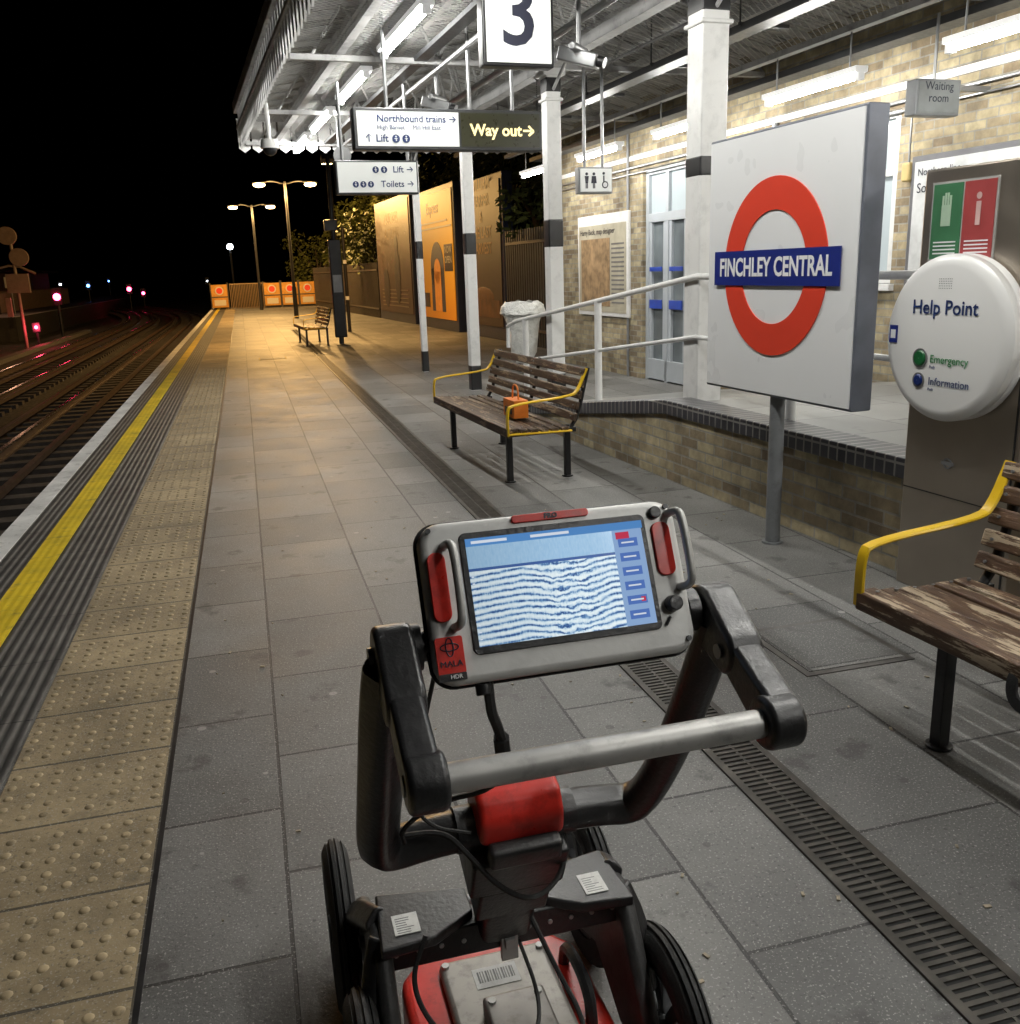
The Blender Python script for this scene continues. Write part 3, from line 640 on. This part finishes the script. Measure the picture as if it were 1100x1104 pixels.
b.bx(-.6,1.3,-.02,.02,1.28,1.33); b.out(r,'bars',M('rail_brown',(.3,.2,.1),.5))

# ------------------------------------------------------------------ lamps & posts
SOD=EM('sodium_glow',(1,.68,.30),45)
SC=(1,.57,.19)
def lamp(x,y,hh,arm,power):
    r=root('street_lamp',(x,y,0)); b=B(); b.cyl((0,0,0),(0,0,1.2),.09,.085); b.cyl((0,0,1.2),(0,0,hh),.065,.045)
    b.tube([(-arm,0,hh-.05),(-arm*.5,0,hh+.05),(0,0,hh-.1),(arm*.5,0,hh+.05),(arm,0,hh-.05)],.03,8,2); b.out(r,'pole',DKGREY,smooth=True)
    for s in (-1,1):
        b=B(); b.sph((s*arm,0,hh-.03),.17,(1.6,1,.4),14); b.out(r,'lantern',DKGREY,smooth=True)
        b=B(); b.sph((s*arm,0,hh-.11),.14,(1.6,1,.6),14); b.out(r,'lamp_glass',SOD,smooth=True)
        l=bpy.data.lights.new('sodium_bulb','POINT'); l.energy=power; l.color=SC; l.shadow_soft_size=.15
        o=bpy.data.objects.new('sodium_bulb',l); COL.objects.link(o); o.parent=r; o.location=(s*arm,0,hh-.4)
lamp(1.99,38.2,5.1,.95,1300); lamp(.9,50,5.1,.9,800)
r=root('equipment_post',(2.2,22.9,0)); b=B(); b.cyl((0,0,0),(0,0,4.25),.06,.05); b.out(r,'pole',DKGREY,smooth=True)
b=B(); b.bx(-.14,.14,-.1,.1,.15,2.4); b.bx(-.2,.1,-.09,.09,2.6,2.85); b.out(r,'cabinet',BLK,bev=.02)
b=B(); b.bx(-.1,.1,-.125,-.1,1.2,1.6); b.out(r,'label',GREY)
r2=root('added_floodlight',(2.2,22.9,4.2)); b=B(); b.box((0,.12,0),(.28,.2,.14),Matrix.Rotation(-.5,3,'X')); b.out(r2,'body',DKGREY,bev=.02)  # invented floodlight, added to spread orange light over the far platform
b=B(); b.box((0,.16,-.075),(.22,.14,.01),Matrix.Rotation(-.5,3,'X')); b.out(r2,'lens',SOD)
l=bpy.data.lights.new('added_flood_spot','SPOT'); l.energy=1300; l.color=SC; l.spot_size=math.radians(165); l.spot_blend=1; l.shadow_soft_size=.1
o=bpy.data.objects.new('added_flood_spot',l); COL.objects.link(o); o.parent=r2; o.location=(0,.3,-.15); o.rotation_euler=(math.radians(15),0,0)
r=root('striped_post',(2.9,27.5,0)); b=B(); b.cyl((0,0,0),(0,0,2.9),.05); b.out(r,'pole',BLK,smooth=True); b=B(); b.cyl((0,0,.9),(0,0,1.0),.054); b.cyl((0,0,1.9),(0,0,2.0),.054); b.out(r,'white_bands',WHITE)

# ------------------------------------------------------------------ trees
def leafmat():
    m,nt,bs=newmat('leaves'); co=coords(nt); f=noise(nt,co,2.5,3)
    L(nt,mix(nt,ramp(nt,f,[(.35,0.),(.65,1.)]),(.04,.05,.012),(.12,.13,.03)),bs.inputs['Base Color']); bs.inputs['Roughness'].default_value=.6; return m
LEAF=leafmat(); BARK=M('bark',(.06,.045,.03),.9,var=.3)
def tree(x,y,H,rad,n=2600,base=-.0):
    r=root('tree',(x,y,0)); b=B(); b.cyl((0,0,base),(0,0,H*.45),.2,.12,seg=8)
    cl=[]
    for k in range(11):
        a=random.uniform(0,6.28); q=random.uniform(.2,.9)*rad; z=random.uniform(.3,.95)*H
        p=Vector((math.cos(a)*q,math.sin(a)*q,z)); b.cyl((0,0,H*random.uniform(.25,.45)),p,.07,.02,seg=6); cl.append((p,random.uniform(.3,.55)*rad))
    b.out(r,'trunk_and_limbs',BARK,smooth=True)
    b=B()
    for i in range(n):
        p,cr=random.choice(cl); d=Vector((random.gauss(0,1),random.gauss(0,1),random.gauss(0,.8))); d=d.normalized()*cr*random.random()**.4
        c=p+d; s=random.uniform(.06,.14); t=Vector((random.gauss(0,1),random.gauss(0,1),random.gauss(0,1))).normalized(); n2=t.orthogonal().normalized()
        vs_=[b.bm.verts.new(c+t*s),b.bm.verts.new(c+n2*s*.5),b.bm.verts.new(c-t*s),b.bm.verts.new(c-n2*s*.5)]; b.bm.faces.new(vs_)
    b.out(r,'foliage',LEAF)
tree(5.6,37.5,5.6,1.9,3200); tree(7.6,30.5,6.2,2.0); tree(7.9,25,6.2,2.0,3200); tree(7.8,20,6.0,1.9,3200); tree(5.5,44,4.6,2.2); tree(4.5,57,4.2,2.0,1800)

# ------------------------------------------------------------------ opposite platform + background
op=root('opposite_platform'); b=B(); b.bx(-17,-11.8,56,130,-1.3,-.02); b.out(op,'slab',M('op_slab',(.05,.045,.04),.8)); b=B(); b.bx(-11.95,-11.79,56,130,-.03,.0); b.out(op,'white_edge',M('op_edge',(.3,.28,.25),.6))
b=B(); y=56
while y<90: b.bx(-14.5,-14.45,y,y+.05,0,1.3); y+=.3
b.bx(-14.52,-14.43,56,90,1.25,1.32); b.bx(-14.6,-14.5,56,90,0,1.0); b.out(op,'fence',M('op_fence',(.15,.10,.06),.6))
RL=EM('signal_red',(1,.04,.12),40); BLL=EM('signal_blue',(.1,.3,1),12); WL=EM('white_lamp',(.8,.9,1),30)
def signal(x,y,hh,mat,rad=.13):
    r=root('railway_signal',(x,y,-1.3)); b=B(); b.cyl((0,0,0),(0,0,hh+1.3),.07); b.bx(-.22,.22,-.1,.12,hh+.9,hh+1.75); b.out(r,'post_and_head',BLK)
    b=B(); b.sph((0,-.12,hh+1.3),rad); b.out(r,'lamp_lens',mat,smooth=True)
signal(-8.9,52,1.0,RL,.17); signal(-9.5,90,1.0,RL,.18); signal(-13.5,95,1.4,BLL,.14); signal(-9.3,100,.5,RL,.14); signal(-20,120,1.6,WL,.1); signal(-4,125,1.4,WL,.08); signal(-16,130,1.8,BLL,.1)  # some of these distant coloured lights are added extras
l=bpy.data.lights.new('signal_glow','POINT'); l.energy=60; l.color=(1,.06,.12); l.shadow_soft_size=.15
r=root('railway_signal',(-8.9,46,-1.2)); b=B(); b.cyl((0,0,0),(0,0,.8),.06); b.bx(-.15,.15,-.1,.1,.8,1.2); b.out(r,'post_and_head',BLK); b=B(); b.sph((0,-.1,1.0),.07); b.out(r,'lamp_lens',RL,smooth=True)
o=bpy.data.objects.new('signal_glow',l); COL.objects.link(o); o.parent=r; o.location=(0,-.35,1.0)
r=root('street_lamp',(-.5,75,-1.3)); b=B(); b.cyl((0,0,0),(0,0,5.2),.08); b.out(r,'pole',DKGREY); b=B(); b.sph((0,0,5.2),.22); b.out(r,'lamp_glass',WL,smooth=True)
r=root('signal_discs',(-9.4,46,-1.3)); b=B(); b.cyl((0,0,0),(0,0,5.2),.07)
for x,z in ((-.1,5.0),(.25,4.1)): b.cyl((x,-.1,z),(x,.1,z),.38,seg=20)
b.bx(-.4,.5,-.1,.1,2.6,3.4); b.tube([(-.9,0,3.6),(0,0,3.8),(.8,0,3.4)],.05,8,1); b.bx(-.55,-.35,-.1,.1,1.6,2.4); b.out(r,'discs_on_post',M('sd',(.20,.15,.12),.5))
r=root('platform_sign',(-12.6,60,0)); b=B(); b.cyl((0,0,0),(0,0,1.9),.03); b.out(r,'post',GREY); b=B(); b.bx(-.3,.3,-.02,.02,1.5,2.1); b.out(r,'plate',M('ps',(.5,.48,.45),.5))
r=root('station_building',(-19,72,0)); b=B(); b.bx(-3,2.8,-10,20,0,2.6); b.out(r,'walls',M('op_bldg',(.09,.05,.04),.7)); b=B(); b.bx(-3.5,3.6,-10.5,20.5,2.6,2.75); b.out(r,'canopy_roof',BLK)
b=B(); b.bx(2.8,2.82,-8,-6,.8,2); b.bx(2.8,2.82,-2,0,.8,2); b.out(r,'windows',lit('warmwin',(.5,.22,.08),.3))
l=bpy.data.lights.new('platform_bulb','POINT'); l.energy=220; l.color=(1,.5,.3); l.shadow_soft_size=.2
r=root('wall_lamp',(-13.8,62,3)); b=B(); b.cyl((0,0,-3),(0,0,.1),.05); b.bx(-.2,.2,-.1,.1,.0,.12); b.out(r,'post_and_head',BLK); o=bpy.data.objects.new('platform_bulb',l); COL.objects.link(o); o.parent=r; o.location=(0,0,-.25)

# ------------------------------------------------------------------ GPR cart
cart=root('ground_penetrating_radar_cart',(.36,1.58,0)); O=(-.36,-1.58,0)
RUB=M('rubber',(.022,.022,.022),.75,var=.4,scale=20,bmp=.2,dirt=.3); BPL=M('black_plastic',(.016,.016,.017),.36,var=.4,scale=9,bmp=.25); CRED=M('cart_red',(.58,.028,.018),.32,var=.1,dirt=.45,scale=11)
ALU=M('aluminium_tube',(.46,.455,.44),.46,.5,var=.14,scale=10,dirt=.45); SHELL=M('monitor_shell',(.60,.60,.585),.38,.15,var=.05,scale=6,bmp=.08,dirt=.15)
LBL=M('label_white',(.62,.62,.60),.4,var=.1,scale=40,dirt=.3)
W2=.028
xs=[-W2,-W2*.95,-W2*.8,-W2*.62,-W2*.58,-W2*.4,-W2*.36,-W2*.12,-W2*.06,W2*.06,W2*.12,W2*.36,W2*.4,W2*.58,W2*.62,W2*.8,W2*.95,W2]
def rr(x,i):
    base=.19-.028*(abs(x)/W2)**2.6
    return base-(.006 if i in (4,5,8,9,12,13) else 0)
prof=[(rr(x,i),x) for i,x in enumerate(xs)]+[(.125,W2*.8),(.12,0),(.125,-W2*.8)]
for k,(x,y) in enumerate(((.075,1.82),(.645,1.80),(.075,1.34),(.645,1.34))):
    b=B(); b.rev(prof,(x,y,.19),56); b.out(cart,'tyre',RUB,smooth=True,off=O)
    b=B(); b.rev([(.128,-.018),(.128,.018),(.112,.02),(.112,-.02)],(x,y,.19),40)
    for j in range(6):
        a=j*math.pi/3; b.box((x,y+math.cos(a)*.07,.19+math.sin(a)*.07),(.02,.10,.028),Matrix.Rotation(a,3,'X'))
    b.cyl((x-.03,y,.19),(x+.03,y,.19),.03); b.out(cart,'wheel_rim',DKGREY,bev=.003,off=O)
b=B()
for y in (1.82,1.34): b.cyl((.08,y,.19),(.64,y,.19),.012)
b.out(cart,'axles',GREY,off=O)
b=B(); P=[(.19,1.06),(.53,1.06),(.55,1.12),(.55,1.60),(.50,1.66),(.22,1.66),(.17,1.60),(.17,1.12)]
b.poly([(x,y,.035) for x,y in P],(0,0,.17)); b.out(cart,'antenna_housing',CRED,bev=.02,off=O,seg=3)
b=B(); b.bx(.25,.475,1.10,1.60,.2,.228); b.out(cart,'antenna_top_plate',M('plate_grey',(.36,.34,.31),.45,.35,dirt=.55,scale=10),bev=.012,off=O)
b=B(); b.bx(.305,.425,1.12,1.44,.226,.268); b.bx(.26,.295,1.15,1.40,.226,.24); b.out(cart,'electronics_lid',M('lid_grey',(.30,.28,.26),.42,.4,dirt=.45,scale=12),bev=.012,off=O)
b=B(); b.bx(.31,.40,1.50,1.555,.2282,.2295); b.out(cart,'serial_label',LBL,off=O)
b=B()
for k in range(14): b.bx(.318+k*.0055,.318+k*.0055+(.002 if k%3 else .0035),1.515,1.545,.2294,.2300)
b.out(cart,'barcode',BLK,off=O)
b=B()
for x,y in ((.262,1.12),(.262,1.35),(.262,1.58),(.462,1.12),(.462,1.35),(.462,1.58),(.32,1.14),(.41,1.14),(.32,1.42),(.41,1.42)): b.cyl((x,y,.22),(x,y,.273 if .3<x<.42 else .234),.008,seg=8)
b.cyl((.365,1.28,.265),(.365,1.28,.285),.02,seg=20); b.out(cart,'bolts',ALU,off=O)
b=B(); b.tube([(.505,1.38,.20),(.505,1.40,.27),(.505,1.53,.27),(.505,1.55,.20)],.012,8,2); b.tube([(.21,1.22,.20),(.21,1.24,.26),(.21,1.35,.26),(.21,1.37,.20)],.012,8,2); b.out(cart,'carry_handles',BPL,smooth=True,off=O)
b=B()
for s,x in ((-1,.125),(1,.595)):
    q=[(x,1.28,.16),(x,1.42,.14),(x,1.56,.22),(x,1.76,.14),(x,1.88,.17),(x,1.83,.25),(x,1.62,.36),(x,1.52,.43),(x,1.44,.44),(x,1.38,.36),(x,1.30,.24)]
    b.poly([(p[0]-.018,p[1],p[2]) for p in q],(.036,0,0))
b.out(cart,'side_frames',M('frame_grey',(.05,.05,.05),.45,.3,var=.35,scale=14,dirt=.3,bmp=.2),bev=.014,off=O)
b=B()
for x in (.103,.617):
    for y,z in ((1.35,.19),(1.47,.36),(1.82,.19),(1.62,.30)): b.cyl((x-.006,y,z),(x+.006,y,z),.012,seg=6)
b.out(cart,'frame_bolts',GREY,off=O)
b=B(); b.bx(.13,.59,1.44,1.475,.365,.43)
b.poly([(.12,1.40,.425),(.22,1.41,.425),(.30,1.46,.425),(.30,1.53,.425),(.13,1.56,.425)],(0,0,.022)); b.poly([(.60,1.40,.425),(.50,1.41,.425),(.42,1.46,.425),(.42,1.53,.425),(.59,1.56,.425)],(0,0,.022))
b.tube([(.13,1.46,.43),(.105,1.43,.36),(.10,1.38,.25)],(.026,.022),10,2); b.tube([(.59,1.46,.43),(.615,1.43,.36),(.62,1.38,.25)],(.026,.022),10,2)
b.tube([(.13,1.5,.43),(.105,1.62,.37),(.10,1.78,.24)],(.026,.022),10,2); b.tube([(.59,1.5,.43),(.615,1.62,.37),(.62,1.78,.24)],(.026,.022),10,2)
b.out(cart,'crossbar_frame',BPL,bev=.006,off=O)
b=B(); b.bx(.15,.197,1.43,1.485,.4475,.449); b.bx(.515,.56,1.43,1.49,.4475,.449); b.out(cart,'labels',LBL,off=O)
b=B()
for k in range(7): b.bx(.155,.155+.035*random.uniform(.5,1),1.434+k*.0065,1.4355+k*.0065,.4488,.4494); b.bx(.52,.52+.033*random.uniform(.5,1),1.436+k*.0065,1.4375+k*.0065,.4488,.4494)
b.out(cart,'label_print',M('print_grey',(.15,.15,.15),.5,var=0),off=O)
b=B()
for k in range(11):
    x=.15+k*.042
    if .32<x<.40: continue
    b.cyl((x,1.437,.40),(x,1.441,.40),.005,seg=8)
b.bx(.345,.377,1.428,1.44,.345,.435); b.bx(.351,.371,1.42,1.43,.375,.395); b.cyl((.34,1.43,.43),(.382,1.43,.43),.005); b.out(cart,'latch_and_screws',ALU,off=O,bev=.001)
b=B()
b.tube([(.345,1.30,.74),(.348,1.34,.64),(.352,1.40,.52),(.358,1.47,.40)],(.055,.04),12,2,flat=(1,0,0))
b.box((.345,1.325,.655),(.165,.10,.10),Matrix.Rotation(.45,3,'X')); b.box((.348,1.37,.56),(.13,.08,.10),Matrix.Rotation(.5,3,'X')); b.out(cart,'mast',BPL,bev=.012,off=O)
b=B(); b.tube([(.245,1.31,.72),(.445,1.31,.72)],.038,16,0); b.out(cart,'pivot_barrel',BPL,smooth=True,off=O)
b=B(); b.poly([(.275,1.25,.715),(.275,1.245,.76),(.275,1.265,.795),(.275,1.31,.81),(.275,1.345,.79),(.275,1.35,.74)],(.14,0,0)); b.out(cart,'red_pivot_cap',CRED,bev=.012,off=O,seg=4)
b=B(); b.box((.345,1.243,.705),(.12,.03,.04),Matrix.Rotation(.3,3,'X')); b.out(cart,'pivot_cap_lower',BPL,bev=.008,off=O)
b=B()
b.tube([(.13,1.07,1.13),(.125,1.10,1.07),(.12,1.20,.88),(.118,1.29,.735),(.135,1.32,.70),(.20,1.32,.71),(.27,1.31,.72)],(.032,.028),14,3)
b.tube([(.585,1.07,1.13),(.585,1.10,1.07),(.585,1.20,.88),(.575,1.29,.735),(.555,1.32,.70),(.50,1.32,.71),(.42,1.31,.72)],(.032,.028),14,3)
b.out(cart,'handle_arms',BPL,smooth=True,off=O)
def capsule(b,p,q,r1,r2,x,th,n=10):
    p=Vector((0,)+tuple(p));q=Vector((0,)+tuple(q)); d=(q-p).normalized(); a0=math.atan2(d.z,d.y); P=[]
    for k in range(n+1):
        a=a0+math.pi/2+math.pi*k/n; P.append((x-th/2,p.y+r1*math.cos(a),p.z+r1*math.sin(a)))
    for k in range(n+1):
        a=a0-math.pi/2+math.pi*k/n; P.append((x-th/2,q.y+r2*math.cos(a),q.z+r2*math.sin(a)))
    b.poly(P,(th,0,0))
b=B()
for x in (.138,.582):
    capsule(b,(1.085,1.135),(1.02,1.105),.040,.032,x,.05); capsule(b,(1.03,1.11),(.91,1.055),.024,.031,x,.042)
b.cyl((.118,.91,1.055),(.165,.91,1.055),.034,seg=24); b.cyl((.555,.91,1.055),(.602,.91,1.055),.034,seg=24)
b.out(cart,'handle_clamps',BPL,bev=.008,off=O,seg=3)
b=B(); b.cyl((.115,.91,1.055),(.118,.91,1.055),.012); b.cyl((.555,1.02,1.105),(.553,1.02,1.105),.01); b.cyl((.106,1.085,1.135),(.112,1.085,1.135),.014); b.out(cart,'clamp_bolts',GREY,off=O)
b=B(); b.cyl((.15,.91,1.055),(.575,.91,1.055),.0175,seg=24); b.out(cart,'handle_bar',ALU,smooth=True,off=O)
b=B(); b.cyl((.14,1.09,1.14),(.21,1.09,1.14),.02); b.cyl((.50,1.09,1.14),(.58,1.09,1.14),.02)
for x in (.165,.545): b.cyl((x-.008,1.09,1.14),(x+.008,1.09,1.14),.03,seg=20)
b.out(cart,'monitor_pivots',BPL,smooth=True,off=O)
b=B(); b.tube([(.25,1.05,1.10),(.25,1.04,1.06),(.262,1.06,1.03),(.272,1.08,1.0)],.007,8,2); b.tube([(.272,1.08,1.0),(.276,1.09,.975),(.28,1.1,.955)],.011,8,1)
b.tube([(.28,1.1,.95),(.27,1.12,.9),(.20,1.18,.86),(.15,1.25,.78),(.16,1.28,.735)],.004,6,2)
b.tube([(.2,1.08,1.15),(.175,1.13,1.0),(.16,1.2,.86),(.20,1.27,.76),(.26,1.25,.75)],.003,6,3)
b.tube([(.16,1.285,.745),(.22,1.27,.75),(.25,1.25,.72),(.30,1.255,.64),(.36,1.25,.60),(.42,1.27,.63),(.43,1.3,.70)],.0045,6,3)
b.tube([(.20,1.4,.46),(.16,1.36,.40),(.2,1.3,.33),(.28,1.28,.30)],.0045,6,3); b.tube([(.40,1.42,.44),(.43,1.36,.36),(.46,1.3,.30),(.44,1.22,.26)],.0045,6,3)
b.tube([(.13,1.42,.2),(.18,1.3,.26),(.26,1.24,.29),(.32,1.2,.28)],.0045,6,3); b.tube([(.38,1.45,.38),(.40,1.36,.30),(.36,1.28,.29),(.40,1.18,.28)],.004,6,3)
b.out(cart,'cables',RUB,smooth=True,off=O)
# monitor
mo=root('monitor',(-.002,1.03-1.58,1.112),(math.radians(64.3),0,0),cart); mo.scale=(1.05,1.03,1)
def plate(b,w_,h_,r_,z0,z1,cx=0,cy=0): b.poly([(x,y,z0) for x,y in rrect(w_,h_,r_,6,cx,cy)],(0,0,z1-z0))
b=B(); plate(b,.335,.20,.028,-.052,-.002,0,.095); b.out(mo,'shell',SHELL,bev=.011,seg=4)
b=B(); plate(b,.343,.207,.03,-.030,-.024,0,.095); b.out(mo,'rubber_seam',BPL,bev=.002)
b=B(); plate(b,.242,.150,.008,-.004,.0005,.002,.103); b.out(mo,'screen_bezel',BPL,bev=.001)
def screenmat():
    m,nt,bs=newmat('radargram_screen'); co=coords(nt); s=sep(nt,co)
    x,y=s[0],s[1]
    nz=noise(nt,comb(nt,math_(nt,'MULTIPLY',x,34.),math_(nt,'MULTIPLY',y,42.)),1.,6,.62)
    act=ramp(nt,math_(nt,'MULTIPLY_ADD',math_(nt,'ABSOLUTE',math_(nt,'SUBTRACT',x,.01)),-16.,1.),[(.1,.3),(.7,1.)])
    hx=math_(nt,'ABSOLUTE',math_(nt,'SUBTRACT',x,.012)); hyp=math_(nt,'MULTIPLY',math_(nt,'MULTIPLY',hx,hx),260.)
    ph=math_(nt,'ADD',math_(nt,'MULTIPLY',y,2*math.pi/.0078),math_(nt,'MULTIPLY',math_(nt,'MULTIPLY',nz,act),20.))
    ph=math_(nt,'ADD',ph,hyp)
    sn=math_(nt,'SINE',ph)
    fine=noise(nt,comb(nt,math_(nt,'MULTIPLY',x,420.),math_(nt,'MULTIPLY',y,110.)),1.,3,.6)
    amp=noise(nt,comb(nt,math_(nt,'MULTIPLY',x,50.),math_(nt,'MULTIPLY',y,70.),3.),1.,3,.6)
    sn=math_(nt,'MULTIPLY',sn,ramp(nt,amp,[(.3,.45),(.6,1.)]))
    sn=math_(nt,'ADD',sn,math_(nt,'MULTIPLY_ADD',fine,1.5,-.75))
    c=ramp(nt,math_(nt,'MULTIPLY_ADD',sn,.5,.5),[(.0,(.03,.08,.26)),(.18,(.14,.30,.55)),(.42,(.58,.74,.86)),(1.,(.86,.95,.98))])
    band=math_(nt,'MULTIPLY',math_(nt,'GREATER_THAN',y,.129),math_(nt,'LESS_THAN',y,.1325))
    c=mix(nt,band,c,(.05,.12,.35))
    top=math_(nt,'GREATER_THAN',y,.1325)
    c=mix(nt,top,c,mix(nt,fine,(.24,.46,.72),(.46,.66,.84)))
    left=ramp(nt,math_(nt,'MULTIPLY_ADD',x,5.,.56),[(0.,.75),(.6,1.)]); c=mix(nt,1.,c,left,'MULTIPLY')
    bs.inputs['Base Color'].default_value=(.01,.01,.01,1); bs.inputs['Roughness'].default_value=.12
    L(nt,c,bs.inputs['Emission Color']); bs.inputs['Emission Strength'].default_value=.92; return nosample(m)
def q(b,x0,x1,y0,y1,z): b.poly([(x0,y0,z),(x1,y0,z),(x1,y1,z),(x0,y1,z)],None)
b=B(); q(b,-.112,.076,.037,.160,.0015); b.out(mo,'radargram',screenmat())
b=B(); q(b,-.112,.118,.160,.170,.0015); b.out(mo,'screen_header',EM('hdr',(.10,.28,.62),.8))
b=B(); q(b,.076,.116,.037,.160,.0015); b.out(mo,'screen_sidebar',EM('side',(.30,.46,.74),.8))
b=B()
for k in range(6): q(b,.082,.108,.045+k*.0185,.056+k*.0185,.0025)
b.out(mo,'screen_buttons',EM('btn',(.10,.20,.55),.8)); b=B(); q(b,.080,.098,.148,.157,.0025); q(b,.10,.106,.066,.072,.003); b.out(mo,'screen_red_button',EM('rb',(.6,.05,.1),.8))
b=B()
for k in range(6): q(b,.086,.103,.0495+k*.0185,.0515+k*.0185,.0032)
q(b,-.03,.02,.163,.1665,.0022); q(b,-.105,-.06,.163,.1665,.0022)
for k in range(10): q(b,-.110,-.107,.045+k*.0085,.0465+k*.0085,.0022)
b.out(mo,'screen_text',EM('st',(.75,.82,.92),.8))
b=B(); plate(b,.022,.085,.010,-.004,.0025,-.150,.115); plate(b,.024,.07,.010,-.004,.0025,.142,.130); plate(b,.10,.010,.004,-.004,.0015,-.0,.1885); b.out(mo,'red_inserts',CRED,bev=.001)
b=B(); plate(b,.033,.045,.003,-.004,.0015,-.148,.032); b.out(mo,'logo_badge',CRED); b=B(); plate(b,.033,.009,.001,-.004,.0018,-.148,.0065); b.out(mo,'badge_strip',BPL)
txt(mo,'maker_text','MALA',.0105,(-.148,.022,.0022),(0,0,0),TXTK,'CENTER'); txt(mo,'hdr_text','HDR',.007,(-.144,.0065,.0024),(0,0,0),TXTW); txt(mo,'pro_text','PRO',.009,(0,.1885,.0022),(0,0,0),TXTK,'CENTER',.0003)
b=B()
for a in (0,90):
    P=[(.011*math.cos(t_)*1.0,.0045*math.sin(t_)) for t_ in [k*math.pi/8 for k in range(16)]]
    Q_=[(-.148+px_*math.cos(math.radians(a))-py_*math.sin(math.radians(a)),.042+px_*math.sin(math.radians(a))+py_*math.cos(math.radians(a))) for px_,py_ in P]
    for i in range(16):
        x0,y0=Q_[i];x1,y1=Q_[(i+1)%16]; b.cyl((x0,y0,.002),(x1,y1,.002),.0008,seg=5)
b.out(mo,'logo_mark',TXTK)
b=B()
b.tube([(-.138,.165,-.004),(-.135,.165,.022),(-.132,.155,.03),(-.132,.075,.03),(-.135,.065,.022),(-.138,.065,-.004)],.0055,10,2)
b.tube([(.156,.175,-.004),(.160,.175,.022),(.162,.165,.03),(.162,.088,.03),(.160,.078,.022),(.156,.078,-.004)],.0055,10,2); b.out(mo,'grab_handles',ALU,smooth=True)
b=B(); b.cyl((.141,.058,-.002),(.141,.058,.014),.011,.0095,seg=24); b.cyl((.138,.178,-.002),(.138,.178,.006),.008,seg=20); b.cyl((-.11,-.006,-.02),(-.11,-.02,-.02),.01,seg=16); b.out(mo,'knobs_and_connector',BPL,bev=.0015)
b=B(); b.cyl((.128,.032,.0),(.135,.042,.001),.002,seg=6)
for x,y in ((-.155,.185),(.155,.012),(.155,.185)): b.cyl((x,y,-.003),(x,y,.0012),.0035,seg=10)
b.out(mo,'screws',DKGREY)
